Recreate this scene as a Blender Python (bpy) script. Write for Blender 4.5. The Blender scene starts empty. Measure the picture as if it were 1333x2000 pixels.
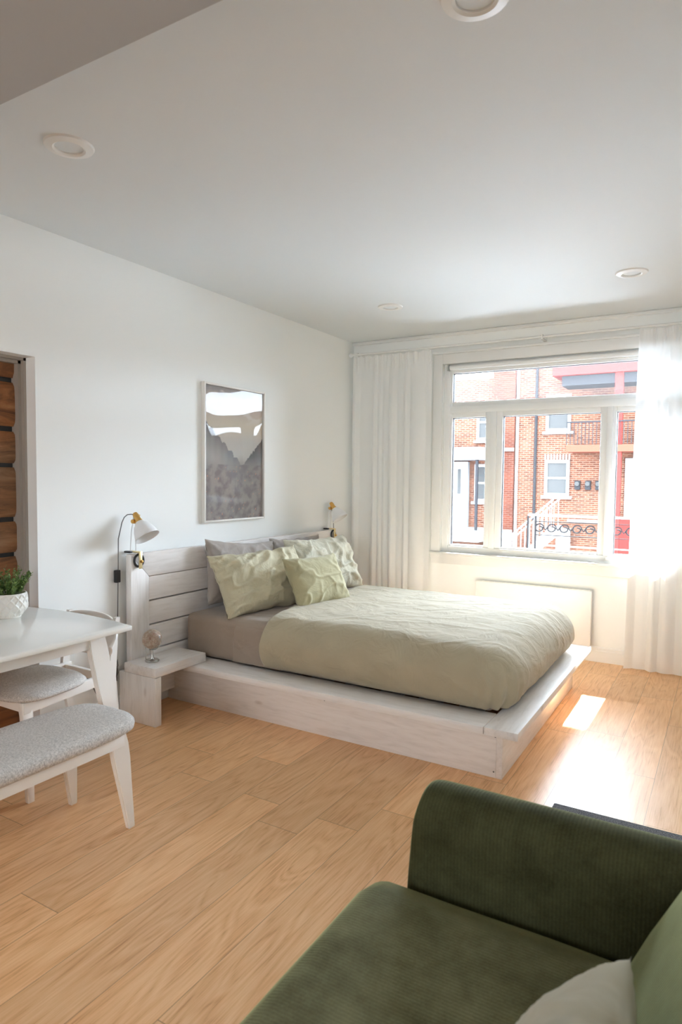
import bpy, bmesh, math, random
from mathutils import Vector, Matrix, noise
random.seed(7)
PI = math.pi
SC = bpy.context.scene
COL = SC.collection
R = math.radians

# ------------------------------------------------------------------ camera
H = 1.42
CZ = 2.669            # ceiling height
F, YAW, PIT, ROL = 1280.3633, -0.534258, 0.052826, 0.01021
CAM = Vector((3.0659, -5.3897, H))
cy, sy, cp, sp, cr, sr = math.cos(YAW), math.sin(YAW), math.cos(PIT), math.sin(PIT), math.cos(ROL), math.sin(ROL)
fw = Vector((sy*cp, cy*cp, -sp)); rt = Vector((cy, -sy, 0)); up = rt.cross(fw)
r2 = rt*cr + up*sr; u2 = -rt*sr + up*cr
cd = bpy.data.cameras.new('camera'); cam = bpy.data.objects.new('camera', cd); COL.objects.link(cam)
cam.matrix_world = Matrix(((r2.x, u2.x, -fw.x, CAM.x), (r2.y, u2.y, -fw.y, CAM.y), (r2.z, u2.z, -fw.z, CAM.z), (0, 0, 0, 1)))
cd.sensor_fit = 'VERTICAL'; cd.sensor_height = 36; cd.lens = F*36/2000
cd.clip_start = 0.05; cd.clip_end = 200
cd.dof.use_dof = True; cd.dof.focus_distance = 4.2; cd.dof.aperture_fstop = 4.5
SC.camera = cam

# ------------------------------------------------------------------ light and exposure
SC.view_settings.view_transform = 'Standard'; SC.view_settings.look = 'None'
SC.view_settings.gamma = 1; SC.view_settings.use_curve_mapping = False
SC.view_settings.exposure = 0.66
W = bpy.data.worlds.new('sky'); SC.world = W; W.use_nodes = True
bg = W.node_tree.nodes['Background']
bg.inputs[0].default_value = (0.81, 0.945, 1.10, 1); bg.inputs[1].default_value = 28.0
def lamp(name, kind, loc, direction, **kw):
    l = bpy.data.lights.new(name, kind); o = bpy.data.objects.new(name, l); COL.objects.link(o)
    o.location = loc; o.rotation_euler = Vector(direction).to_track_quat('-Z', 'Y').to_euler()
    for k, v in kw.items(): setattr(l, k, v)
    return o
lamp('sun', 'SUN', (2, 8, 8), (-0.02, -0.74, -0.67), energy=42, angle=R(0.9), color=(1, 0.99, 0.97))
p = lamp('window_portal', 'AREA', (1.85, 0.14, 1.6), (0, -1, 0), shape='RECTANGLE', size=1.95, size_y=1.75)
p.data.cycles.is_portal = True
lamp('rear_fill_light', 'AREA', (2.45, -8.96, 1.5), (-0.10, 1, -0.42), shape='RECTANGLE', size=1.9, size_y=1.5, energy=92, color=(0.93, 0.98, 1.04))  # added fill light on the near wall, no opening behind it
SC.cycles.max_bounces = 14; SC.cycles.diffuse_bounces = 8; SC.cycles.glossy_bounces = 4
SC.cycles.transmission_bounces = 8; SC.cycles.transparent_max_bounces = 16
SC.cycles.caustics_reflective = False; SC.cycles.caustics_refractive = False
SC.cycles.sample_clamp_indirect = 8; SC.cycles.use_denoising = True

# ------------------------------------------------------------------ material helpers
class NT:
    def __init__(s, m): s.t = m.node_tree; s.n = s.t.nodes; s.l = s.t.links
    def add(s, typ, **kw):
        n = s.n.new(typ)
        for k, v in kw.items():
            if k.startswith('i_'):
                k = k[2:]; k = int(k) if k.isdigit() else k
                n.inputs[k].default_value = v
            else: setattr(n, k, v)
        return n
    def link(s, a, b): s.l.new(a, b)
    def math(s, op, a, b=None, c=None):
        n = s.n.new('ShaderNodeMath'); n.operation = op
        for i, v in enumerate((a, b, c)):
            if v is None: continue
            if isinstance(v, (int, float)): n.inputs[i].default_value = v
            else: s.l.new(v, n.inputs[i])
        return n.outputs[0]
    def ramp(s, fac, stops):
        n = s.n.new('ShaderNodeValToRGB'); e = n.color_ramp.elements
        while len(e) < len(stops): e.new(0.5)
        for i, (p_, c) in enumerate(stops): e[i].position = p_; e[i].color = (*c, 1) if len(c) == 3 else c
        s.l.new(fac, n.inputs[0]); return n.outputs[0]
    def mix(s, f, a, b, bt='MIX'):
        n = s.n.new('ShaderNodeMix'); n.data_type = 'RGBA'; n.blend_type = bt
        for i, v in ((0, f), (6, a), (7, b)):
            if isinstance(v, (int, float)): n.inputs[i].default_value = v
            elif isinstance(v, tuple): n.inputs[i].default_value = (*v, 1) if len(v) == 3 else v
            else: s.l.new(v, n.inputs[i])
        return n.outputs[2]
    def coord(s, scale=(1, 1, 1), rot=(0, 0, 0), loc=(0, 0, 0), kind='Object'):
        tc = s.n.new('ShaderNodeTexCoord'); mp = s.n.new('ShaderNodeMapping')
        mp.inputs[1].default_value = loc; mp.inputs[2].default_value = rot; mp.inputs[3].default_value = scale
        s.l.new(tc.outputs[kind], mp.inputs[0]); return mp.outputs[0]
    def noise(s, vec, scale, detail=3, rough=0.5, dist=0.0):
        n = s.n.new('ShaderNodeTexNoise'); n.inputs['Scale'].default_value = scale
        n.inputs['Detail'].default_value = detail; n.inputs['Roughness'].default_value = rough
        n.inputs['Distortion'].default_value = dist; s.l.new(vec, n.inputs['Vector']); return n.outputs[0]
    def bump(s, h, strength=0.3, dist=0.01):
        b = s.n.new('ShaderNodeBump'); b.inputs['Strength'].default_value = strength
        b.inputs['Distance'].default_value = dist; s.l.new(h, b.inputs['Height']); return b.outputs[0]
def newmat(name, col=(0.8, 0.8, 0.8), rough=0.5, metal=0.0, **kw):
    m = bpy.data.materials.new(name); m.use_nodes = True
    b = m.node_tree.nodes['Principled BSDF']
    b.inputs['Base Color'].default_value = (*col, 1); b.inputs['Roughness'].default_value = rough
    b.inputs['Metallic'].default_value = metal
    for k, v in kw.items(): b.inputs[k].default_value = v
    return m, NT(m), b
def plain(name, col, rough=0.5, metal=0.0, bump=None, var=0.0, **kw):
    m, n, b = newmat(name, col, rough, metal, **kw)
    v = n.coord()
    if var:
        f = n.noise(v, 6, 3)
        c = n.ramp(f, [(0.3, tuple(x*(1-var) for x in col)), (0.7, tuple(min(1, x*(1+var)) for x in col))])
        n.link(c, b.inputs['Base Color'])
    if bump: n.link(n.bump(n.noise(v, bump[0], 4), bump[1], 0.002), b.inputs['Normal'])
    return m

M = {}
M['wall'] = plain('wall_paint', (0.865, 0.88, 0.865), 0.6, bump=(180, 0.05))
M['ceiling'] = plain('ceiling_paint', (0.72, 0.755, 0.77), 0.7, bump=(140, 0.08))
M['soffit'] = plain('soffit_paint_shaded', (0.40, 0.405, 0.41), 0.75, bump=(140, 0.08))  # weaker light under the soffit is put into a darker colour
M['trim'] = plain('trim_paint', (0.80, 0.80, 0.78), 0.35)
M['casing'] = plain('casing_paint', (0.33, 0.29, 0.25), 0.5)
M['pvc'] = plain('window_vinyl', (0.84, 0.85, 0.84), 0.3)
M['gasket'] = plain('window_gasket', (0.05, 0.05, 0.05), 0.6)
M['furn'] = plain('white_lacquer', (0.86, 0.84, 0.80), 0.28)
M['tabletop'] = plain('white_table_lacquer', (0.85, 0.84, 0.79), 0.16)
M['radiator'] = plain('radiator_enamel', (0.86, 0.86, 0.85), 0.3)
M['metal'] = plain('brushed_steel', (0.62, 0.62, 0.60), 0.25, 1.0)
M['brass'] = plain('brass', (0.72, 0.44, 0.14), 0.3, 1.0)
M['palebrass'] = plain('pale_brass', (0.80, 0.66, 0.36), 0.35, 0.6)
M['black'] = plain('black_plastic', (0.02, 0.02, 0.02), 0.45)
M['cord'] = plain('grey_cord', (0.16, 0.16, 0.16), 0.7)
M['shade'] = plain('white_enamel', (0.80, 0.80, 0.80), 0.3)
M['shade_in'] = plain('shade_inside', (0.55, 0.55, 0.55), 0.4)
M['outlet'] = plain('outlet_plastic', (0.75, 0.74, 0.70), 0.4)
M['frame'] = plain('picture_frame_white', (0.78, 0.76, 0.72), 0.4)

# whitewashed timber: faint grain, knots, thin paint
def whitewash(name, sc):
    m, n, b = newmat(name, rough=0.5)
    v = n.coord(scale=sc); g = n.noise(v, 14, 5, 0.6, 0.6)
    c = n.ramp(g, [(0.30, (0.74, 0.71, 0.68)), (0.50, (0.83, 0.80, 0.775)), (0.75, (0.88, 0.86, 0.84))])
    vo = n.add('ShaderNodeTexVoronoi', feature='F1'); vo.inputs['Scale'].default_value = 3.1
    n.link(n.coord(scale=tuple(0.6 if s < 1 else 1.6 for s in sc)), vo.inputs['Vector'])
    k = n.ramp(vo.outputs['Distance'], [(0.035, (1, 1, 1)), (0.075, (0, 0, 0))])
    c = n.mix(n.math('MULTIPLY', k, 0.38), c, (0.36, 0.27, 0.22))
    n.link(c, b.inputs['Base Color']); n.link(n.bump(g, 0.25, 0.002), b.inputs['Normal'])
    return m
M['wwY'] = whitewash('whitewashed_pine_y', (3, 0.35, 3))
M['wwX'] = whitewash('whitewashed_pine_x', (0.35, 3, 3))
M['wwZ'] = whitewash('whitewashed_pine_z', (3, 3, 0.35))

def cloth(name, col, var=0.06, weave=900, wr=0.25, rough=0.9, wscale=7, **kw):
    m, n, b = newmat(name, col, rough, **kw)
    v = n.coord()
    f = n.noise(v, 5, 4)
    n.link(n.ramp(f, [(0.3, tuple(x*(1-var) for x in col)), (0.7, tuple(min(1, x*(1+var)) for x in col))]), b.inputs['Base Color'])
    a = n.noise(v, wscale, 3, 0.55, 1.2); w = n.noise(v, weave, 2)
    h = n.math('ADD', n.math('MULTIPLY', a, 1.0), n.math('MULTIPLY', w, 0.05))
    n.link(n.bump(h, wr, 0.03), b.inputs['Normal'])
    b.inputs['Sheen Weight'].default_value = 0.15
    return m
M['duvet'] = cloth('sage_cotton', (0.425, 0.37, 0.255), wr=0.45)
M['sheet'] = cloth('taupe_cotton', (0.33, 0.265, 0.21), wr=0.25)
M['greypillow'] = cloth('grey_cotton', (0.35, 0.31, 0.28), wr=0.3)
M['khaki'] = cloth('khaki_cotton', (0.53, 0.485, 0.335), wr=0.5, wscale=10)
M['pale'] = cloth('pale_khaki_cotton', (0.64, 0.62, 0.50), wr=0.5, wscale=10)
M['green'] = cloth('olive_green_cotton', (0.41, 0.375, 0.225), wr=0.3, wscale=9)
M['throw'] = cloth('throw_khaki_cotton', (0.47, 0.45, 0.34), wr=0.35, wscale=6)

def heather(name, c1, c2, scale):
    m, n, b = newmat(name, c1, 0.95)
    a = n.noise(n.coord(scale=(1, 4, 1)), scale, 3, 0.7); a2 = n.noise(n.coord(scale=(4, 1, 1)), scale, 3, 0.7)
    f = n.math('MULTIPLY', n.math('ADD', a, a2), 0.5)
    n.link(n.ramp(f, [(0.38, c1), (0.60, c2)]), b.inputs['Base Color'])
    n.link(n.bump(f, 0.5, 0.003), b.inputs['Normal'])
    return m
M['heather'] = heather('heather_grey_upholstery', (0.36, 0.34, 0.32), (0.76, 0.73, 0.69), 110)

def corduroy(name, axis, col=(0.09, 0.088, 0.042), hi=(0.22, 0.22, 0.12)):
    m, n, b = newmat(name, col, 0.85)
    sc = {'x': (1, 0, 0), 'y': (0, 1, 0)}[axis]
    tc = n.add('ShaderNodeTexCoord'); sx = n.add('ShaderNodeSeparateXYZ'); n.link(tc.outputs['Object'], sx.inputs[0])
    s = sx.outputs[0] if axis == 'x' else sx.outputs[1]
    w = n.math('SINE', n.math('MULTIPLY', s, 2*PI/0.0085)); w = n.math('MULTIPLY', n.math('ADD', w, 1), 0.5)
    nn = n.noise(n.coord(), 9, 5, 0.65); fine = n.noise(n.coord(), 260, 3)
    f = n.math('ADD', n.math('MULTIPLY', nn, 0.8), n.math('MULTIPLY', fine, 0.3))
    c = n.ramp(f, [(0.38, col), (0.75, hi)])
    c = n.mix(n.math('MULTIPLY', n.math('SUBTRACT', 1.0, w), 0.22), c, tuple(x*0.5 for x in col))
    n.link(c, b.inputs['Base Color'])
    n.link(n.bump(n.math('ADD', w, n.math('MULTIPLY', fine, 0.4)), 0.35, 0.0015), b.inputs['Normal'])
    b.inputs['Specular IOR Level'].default_value = 0.12; b.inputs['Sheen Weight'].default_value = 0.6; b.inputs['Sheen Roughness'].default_value = 0.3
    b.inputs['Sheen Tint'].default_value = (0.72, 0.80, 0.42, 1)
    return m
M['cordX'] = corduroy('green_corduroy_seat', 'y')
M['cordA'] = corduroy('green_corduroy_shaded', 'x', (0.034, 0.035, 0.014), (0.078, 0.082, 0.038))  # same fabric as the seat, shade on the arm darkened into the colour
M['cordB'] = corduroy('green_corduroy_lit', 'y', (0.19, 0.21, 0.11), (0.27, 0.30, 0.17))  # same fabric again, window light on the back brightened into the colour

def floor_mat():
    m, n, b = newmat('oak_laminate', rough=0.3)
    tc = n.add('ShaderNodeTexCoord'); sx = n.add('ShaderNodeSeparateXYZ'); n.link(tc.outputs['Object'], sx.inputs[0])
    X, Y = sx.outputs[0], sx.outputs[1]
    PW, PL = 0.196, 1.28
    u = n.math('DIVIDE', n.math('ADD', X, -2.614+PW*40), PW); row = n.math('FLOOR', u); fu = n.math('FRACT', u)
    wn = n.add('ShaderNodeTexWhiteNoise', noise_dimensions='1D'); n.link(row, wn.inputs['W'])
    v = n.math('ADD', n.math('DIVIDE', n.math('ADD', Y, 40.31), PL), n.math('MULTIPLY', wn.outputs['Value'], 7.3))
    cell = n.math('FLOOR', v); fv = n.math('FRACT', v)
    wn2 = n.add('ShaderNodeTexWhiteNoise', noise_dimensions='2D'); cb = n.add('ShaderNodeCombineXYZ')
    n.link(row, cb.inputs[0]); n.link(cell, cb.inputs[1]); n.link(cb.outputs[0], wn2.inputs['Vector'])
    rnd = wn2.outputs['Value']
    # grain coordinates, shifted for each plank
    g = n.add('ShaderNodeCombineXYZ')
    n.link(n.math('ADD', n.math('MULTIPLY', X, 1.0), n.math('MULTIPLY', rnd, 37.0)), g.inputs[0])
    n.link(n.math('ADD', n.math('MULTIPLY', Y, 0.16), n.math('MULTIPLY', rnd, 11.0)), g.inputs[1]); n.link(rnd, g.inputs[2])
    big = n.noise(g.outputs[0], 7, 2, 0.5, 0.8)
    rings = n.math('FRACT', n.math('MULTIPLY', big, 9.0)); rings = n.math('ABSOLUTE', n.math('SUBTRACT', rings, 0.5))
    fine = n.add('ShaderNodeMapping'); fine.inputs[3].default_value = (7, 1.4, 1); n.link(g.outputs[0], fine.inputs[0])
    fg = n.noise(fine.outputs[0], 22, 4, 0.7)
    tone = n.math('ADD', n.math('MULTIPLY', rings, 0.42), n.math('MULTIPLY', fg, 0.95))
    c = n.ramp(tone, [(0.25, (0.48, 0.22, 0.088)), (0.50, (0.76, 0.435, 0.21)), (0.8, (0.87, 0.555, 0.305))])
    br = n.ramp(rnd, [(0, (0.90, 0.90, 0.90)), (1, (1.06, 1.05, 1.03))])
    c = n.mix(1.0, c, br, 'MULTIPLY')
    eu = n.math('MINIMUM', fu, n.math('SUBTRACT', 1.0, fu)); ev = n.math('MINIMUM', fv, n.math('SUBTRACT', 1.0, fv))
    gu = n.math('LESS_THAN', eu, 0.006); gv = n.math('LESS_THAN', ev, 0.0011)
    gap = n.math('MAXIMUM', gu, gv)
    c = n.mix(n.math('MULTIPLY', gap, 0.62), c, (0.16, 0.08, 0.04))
    n.link(c, b.inputs['Base Color'])
    h = n.math('SUBTRACT', n.math('MULTIPLY', fg, 0.25), gap)
    n.link(n.bump(h, 0.2, 0.0015), b.inputs['Normal'])
    n.link(n.math('ADD', 0.30, n.math('MULTIPLY', fg, 0.10)), b.inputs['Roughness'])
    b.inputs['Specular IOR Level'].default_value = 0.42
    return m
M['floor'] = floor_mat()

def rough_log():
    m, n, b = newmat('rough_sawn_timber', rough=0.7)
    v = n.coord(scale=(1, 0.3, 1.6)); a = n.noise(v, 7, 6, 0.7, 1.0); l = n.noise(n.coord(), 2.2, 2)
    c = n.ramp(a, [(0.30, (0.075, 0.036, 0.018)), (0.5, (0.25, 0.125, 0.055)), (0.72, (0.40, 0.24, 0.13))])
    c2 = n.ramp(l, [(0.35, (1.05, 0.72, 0.42)), (0.65, (0.80, 0.80, 0.82))])
    n.link(n.mix(1.0, c, c2, 'MULTIPLY'), b.inputs['Base Color']); n.link(n.bump(a, 0.5, 0.006), b.inputs['Normal'])
    return m
M['log'] = rough_log()

def glass_mat(name, haze=0.0, refl=1.0):
    m = bpy.data.materials.new(name); m.use_nodes = True; n = NT(m); n.n.clear()
    o = n.add('ShaderNodeOutputMaterial'); t = n.add('ShaderNodeBsdfTransparent'); g = n.add('ShaderNodeBsdfGlossy')
    g.inputs['Roughness'].default_value = 0.0; fr = n.add('ShaderNodeFresnel'); fr.inputs[0].default_value = 1.45
    mx = n.add('ShaderNodeMixShader'); n.link(n.math('MULTIPLY', fr.outputs[0], refl), mx.inputs[0])
    n.link(t.outputs[0], mx.inputs[1]); n.link(g.outputs[0], mx.inputs[2]); out = mx.outputs[0]
    if haze:
        tl = n.add('ShaderNodeBsdfTranslucent'); m2 = n.add('ShaderNodeMixShader'); m2.inputs[0].default_value = haze
        n.link(out, m2.inputs[1]); n.link(tl.outputs[0], m2.inputs[2]); out = m2.outputs[0]
    n.link(out, o.inputs[0]); return m
M['glass'] = glass_mat('window_glass')
M['glass_hazy'] = glass_mat('hazy_transom_glass', 0.02)  # translucent haze stands in for overexposed glare in the transom

def sheer(name, trans, transp, col=(0.86, 0.86, 0.85)):
    m = bpy.data.materials.new(name); m.use_nodes = True; n = NT(m); n.n.clear()
    o = n.add('ShaderNodeOutputMaterial'); d = n.add('ShaderNodeBsdfDiffuse'); t = n.add('ShaderNodeBsdfTranslucent')
    tp = n.add('ShaderNodeBsdfTransparent')
    for x in (d, t): x.inputs['Color'].default_value = (*col, 1)
    b = n.bump(n.noise(n.coord(scale=(4, 4, 0.6)), 40, 3), 0.15, 0.004)
    n.link(b, d.inputs['Normal'])
    a = n.add('ShaderNodeMixShader'); a.inputs[0].default_value = trans; n.link(d.outputs[0], a.inputs[1]); n.link(t.outputs[0], a.inputs[2])
    c = n.add('ShaderNodeMixShader'); c.inputs[0].default_value = transp; n.link(a.outputs[0], c.inputs[1]); n.link(tp.outputs[0], c.inputs[2])
    n.link(c.outputs[0], o.inputs[0]); return m
M['sheer'] = sheer('sheer_white_voile', 0.36, 0.012, (0.93, 0.93, 0.92))

# ------------------------------------------------------------------ mesh helpers
OFF = {}
class MB:
    def __init__(s): s.b = bmesh.new()
    def box(s, x0, x1, y0, y1, z0, z1, bev=0.0, seg=2):
        x0, x1 = min(x0, x1), max(x0, x1); y0, y1 = min(y0, y1), max(y0, y1); z0, z1 = min(z0, z1), max(z0, z1)
        t = bmesh.new(); bmesh.ops.create_cube(t, size=1)
        for v in t.verts:
            v.co = Vector(((x0+x1)/2 + v.co.x*(x1-x0), (y0+y1)/2 + v.co.y*(y1-y0), (z0+z1)/2 + v.co.z*(z1-z0)))
        if bev: bmesh.ops.bevel(t, geom=t.edges[:], offset=bev, segments=seg, affect='EDGES', profile=0.5)
        s.merge(t); return s
    def merge(s, t):
        me = bpy.data.meshes.new('tmp'); t.to_mesh(me); t.free(); s.b.from_mesh(me); bpy.data.meshes.remove(me)
    def prism(s, pts, axis, a0, a1, bev=0.0):
        "polygon of 2-D points extruded along axis (0,1,2) from a0 to a1"
        t = bmesh.new()
        def P(p, a):
            l = list(p); l.insert(axis, a); return Vector(l)
        A = [t.verts.new(P(p, a0)) for p in pts]; B = [t.verts.new(P(p, a1)) for p in pts]
        n = len(pts)
        t.faces.new(A); t.faces.new(B[::-1])
        for i in range(n): t.faces.new((A[i], B[i], B[(i+1) % n], A[(i+1) % n]))
        bmesh.ops.recalc_face_normals(t, faces=t.faces[:])
        if bev: bmesh.ops.bevel(t, geom=t.edges[:], offset=bev, segments=2, affect='EDGES', profile=0.5)
        s.merge(t); return s
    def hexa(s, bottom, top, bev=0.0):
        "8 corners: bottom 4 and top 4 points"
        t = bmesh.new(); A = [t.verts.new(p) for p in bottom]; B = [t.verts.new(p) for p in top]
        t.faces.new(A[::-1]); t.faces.new(B)
        for i in range(4): t.faces.new((A[i], A[(i+1) % 4], B[(i+1) % 4], B[i]))
        bmesh.ops.recalc_face_normals(t, faces=t.faces[:])
        if bev: bmesh.ops.bevel(t, geom=t.edges[:], offset=bev, segments=2, affect='EDGES', profile=0.5)
        s.merge(t); return s
    def lathe(s, prof, seg=32, origin=(0, 0, 0), axis=(0, 0, 1)):
        q = Vector((0, 0, 1)).rotation_difference(Vector(axis).normalized()); o = Vector(origin)
        rings = []
        for r, z in prof:
            rings.append([s.b.verts.new(o + q @ Vector((max(r, 1e-5)*math.cos(2*PI*i/seg), max(r, 1e-5)*math.sin(2*PI*i/seg), z))) for i in range(seg)])
        for a, b in zip(rings, rings[1:]):
            for i in range(seg): s.b.faces.new((a[i], a[(i+1) % seg], b[(i+1) % seg], b[i]))
        for rg, rv in ((rings[0], True), (rings[-1], False)):
            s.b.faces.new(rg[::-1] if rv else rg)
        return s
    def tube(s, pts, r, seg=10):
        pts = [Vector(p) for p in pts]; rr = r if isinstance(r, (list, tuple)) else [r]*len(pts)
        rings = []; prev = None
        for i, p in enumerate(pts):
            t = (pts[min(i+1, len(pts)-1)] - pts[max(i-1, 0)]).normalized()
            if prev is None:
                n = t.orthogonal().normalized()
            else:
                n = (prev - t*prev.dot(t)).normalized()
            prev = n; b = t.cross(n)
            rings.append([s.b.verts.new(p + (n*math.cos(2*PI*k/seg) + b*math.sin(2*PI*k/seg))*rr[i]) for k in range(seg)])
        for a, b in zip(rings, rings[1:]):
            for k in range(seg): s.b.faces.new((a[k], a[(k+1) % seg], b[(k+1) % seg], b[k]))
        s.b.faces.new(rings[0][::-1]); s.b.faces.new(rings[-1]); return s
    def grid(s, nu, nv, fn, closed_u=False):
        V = [[s.b.verts.new(fn(i/(nu-1) if not closed_u else i/nu, j/(nv-1))) for j in range(nv)] for i in range(nu)]
        for i in range(nu if closed_u else nu-1):
            for j in range(nv-1):
                a = V[i]; b = V[(i+1) % nu]
                s.b.faces.new((a[j], b[j], b[j+1], a[j+1]))
        return V
    def build(s, name, mat, parent=None, smooth=False, subd=0, recalc=True):
        if recalc: bmesh.ops.recalc_face_normals(s.b, faces=s.b.faces[:])
        off = OFF.get(parent.name, Vector()) if parent else Vector()
        if off.length: bmesh.ops.translate(s.b, verts=s.b.verts[:], vec=-off)
        me = bpy.data.meshes.new(name); s.b.to_mesh(me); s.b.free()
        for mm in (mat if isinstance(mat, list) else [mat]): me.materials.append(mm)
        if smooth:
            for f in me.polygons: f.use_smooth = True
            if smooth == 'auto':
                me.set_sharp_from_angle(angle=R(40))
        o = bpy.data.objects.new(name, me); COL.objects.link(o)
        if parent: o.parent = parent; OFF[o.name] = off
        if subd:
            md = o.modifiers.new('subd', 'SUBSURF'); md.levels = subd; md.render_levels = subd
        return o
def thing(name, label, cat, loc=(0, 0, 0), group=None, local=False):
    o = bpy.data.objects.new(name, None); COL.objects.link(o); o.location = loc; o.empty_display_size = 0.1
    o['label'] = label; o['category'] = cat
    if group: o['group'] = group
    OFF[o.name] = Vector() if local else Vector(loc)
    return o
def tag(o, label, cat, group=None, kind=None):
    o['label'] = label; o['category'] = cat
    if group: o['group'] = group
    if kind: o['kind'] = kind
    return o
def struct(o, label=None):
    o['kind'] = 'structure'
    if label: o['label'] = label
    return o
def origin(o, p):
    "move a world-built mesh's origin to p"
    p = Vector(p); o.data.transform(Matrix.Translation(-p)); o.location = p; return o
def dup(root, loc=None, rot=None, label=None):
    r = root.copy(); COL.objects.link(r)
    if loc is not None: r.location = loc
    if rot is not None: r.rotation_euler = rot
    if label: r['label'] = label
    for ch in list(root.children):
        c = ch.copy(); COL.objects.link(c); c.parent = r
        for g in list(ch.children):
            d = g.copy(); COL.objects.link(d); d.parent = c
    return r
def sm(a, b, x):
    t = max(0, min(1, (x-a)/(b-a))); return t*t*(3-2*t)
def N3(x, y, z): return noise.noise(Vector((x, y, z)))

# ------------------------------------------------------------------ room shell
RX, RY = 3.45, -9.0     # right wall, near wall
OPY, OPZ, RD = -3.285, 2.016, 0.105     # alcove edge, head height, depth
struct(MB().box(-0.4, RX+0.12, RY-0.12, 0.16, -0.12, 0).build('floor', M['floor']), 'oak laminate plank floor')
struct(MB().box(-0.12, RX+0.12, RY-0.12, 0.16, CZ, CZ+0.12).build('ceiling', M['ceiling']), 'white plaster ceiling')
w = MB().box(-0.12, 0, OPY, 0.16, 0, CZ).box(-0.12, 0, RY, -5.0, 0, CZ).box(-0.12, 0, -5.0, OPY, OPZ, CZ)
wl = struct(w.build('wall_left', M['wall']), 'white painted wall behind the bed')
# alcove with rough horizontal timbers
lg = MB()
for z0, z1 in ((0.0, 0.35), (0.36, 0.66), (0.675, 0.99), (1.012, 1.172), (1.196, 1.453), (1.477, 1.640), (1.664, 1.890), (1.912, 2.2)):
    def fn(u, v, z0=z0, z1=z1):
        z = z0 + (z1-z0)*v
        y = -5.2 + u*2.0
        e = min(v, 1-v)
        return Vector((-0.145 + 0.016*sm(0, 0.12, e) + 0.004*N3(y*3, z*9, z0*5), y, z + 0.005*N3(y*2.2, z0*7, 1)*(1 if e < 0.2 else 0)))
    lg.grid(60, 12, fn)
struct(lg.build('wall_alcove', M['log'], smooth=True), 'rough brown horizontal timbers in the alcove')
struct(MB().box(-0.3, -0.156, -5.6, -2.9, -0.1, 2.6).build('wall_alcove_backing', M['black']))
cs = MB().box(-0.128, -0.10, OPY-0.012, OPY+0.05, 0, OPZ+0.05)
cs.box(-0.19, -0.098, OPY-0.03, OPY+0.0, 0, OPZ).box(-0.19, -0.098, -5.0, OPY, OPZ-0.03, OPZ+0.0)
cs.box(-0.19, -0.075, OPY-0.014, OPY+0.0, 0, OPZ).box(-0.19, -0.075, -5.0, OPY, OPZ-0.014, OPZ+0.0)
struct(cs.build('trim_1', M['casing']), 'painted lining of the alcove')

# far wall with window hole
WX0, WX1, WZ0, WZ1 = 0.895, 2.80, 0.775, 2.405
w = MB().box(-0.12, WX0, 0, 0.16, 0, CZ).box(WX1, RX+0.12, 0, 0.16, 0, CZ).box(WX0, WX1, 0, 0.16, 0, WZ0).box(WX0, WX1, 0, 0.16, WZ1, CZ)
struct(w.build('wall_far', M['wall']), 'white wall with the window')
struct(MB().box(RX, RX+0.12, RY, 0, 0, CZ).build('wall_right', M['wall']))
w = MB().box(-0.12, RX+0.12, RY-0.12, RY, 0, CZ)
struct(w.build('wall_near', M['wall']))
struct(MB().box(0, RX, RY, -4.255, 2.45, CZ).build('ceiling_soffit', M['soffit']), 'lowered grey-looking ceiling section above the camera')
struct(MB().box(0, RX, -0.035, 0, CZ-0.028, CZ, 0.008).build('trim_2', M['trim']), 'thin white moulding above the window wall')
def baseboard(name, ax, a0, a1, face, sgn):
    prof = [(0, 0), (0.014, 0), (0.014, 0.085), (0.009, 0.092), (0.009, 0.108), (0.004, 0.116), (0, 0.118)]
    pts = [(face + sgn*d, z) for d, z in prof]
    if ax == 'y': b = MB().prism([(x, z) for x, z in pts], 1, a0, a1)
    else: b = MB().prism([(y, z) for y, z in pts], 0, a0, a1)
    return struct(b.build(name, M['trim']), 'white baseboard')
baseboard('baseboard_left', 'y', OPY+0.0, -0.014, 0.0, 1)
baseboard('baseboard_far', 'x', 0, RX, 0.0, -1)
baseboard('baseboard_right', 'y', RY, -0.014, RX, -1)

# ------------------------------------------------------------------ window
win = thing('window_1', 'white vinyl window with one transom over three panes', 'window', (1.85, 0.05, WZ0)); del win['category']; win['kind'] = 'structure'
def ring(b, x0, x1, z0, z1, t, y0, y1, bev=0.004):
    b.box(x0, x0+t, y0, y1, z0, z1, bev); b.box(x1-t, x1, y0, y1, z0, z1, bev)
    b.box(x0+t, x1-t, y0, y1, z0, z0+t, bev); b.box(x0+t, x1-t, y0, y1, z1-t, z1, bev)
panes = [(0.968, 1.268, 0.842, 1.945), (1.416, 2.188, 0.842, 1.945), (2.305, 2.70, 0.842, 1.945), (0.966, 2.70, 2.080, 2.328)]
b = MB(); ring(b, WX0, WX1, WZ0, WZ1, 0.055, 0.03, 0.13)
b.box(WX0+0.05, WX1-0.05, 0.032, 0.13, 1.985, 2.045, 0.004)
b.box(1.315, 1.365, 0.032, 0.13, WZ0+0.05, 1.99, 0.004); b.box(2.235, 2.28, 0.032, 0.13, WZ0+0.05, 1.99, 0.004)
b.build('window_frame', M['pvc'], win, smooth='auto')
for i, (x0, x1, z0, z1) in enumerate(panes):
    t = 0.052 if i != 3 else 0.04
    b = MB(); ring(b, x0-t, x1+t, z0-t, z1+t, t, 0.045, 0.11, 0.006); 
    s = b.build('sash', M['pvc'], win, smooth='auto')
    b = MB(); ring(b, x0-0.001, x1+0.001, z0-0.001, z1+0.001, 0.005, 0.066, 0.098, 0.0); b.build('gasket', M['gasket'], s)
    MB().box(x0, x1, 0.084, 0.088, z0, z1).build('pane', M['glass_hazy'] if i == 3 else M['glass'], s)
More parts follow.
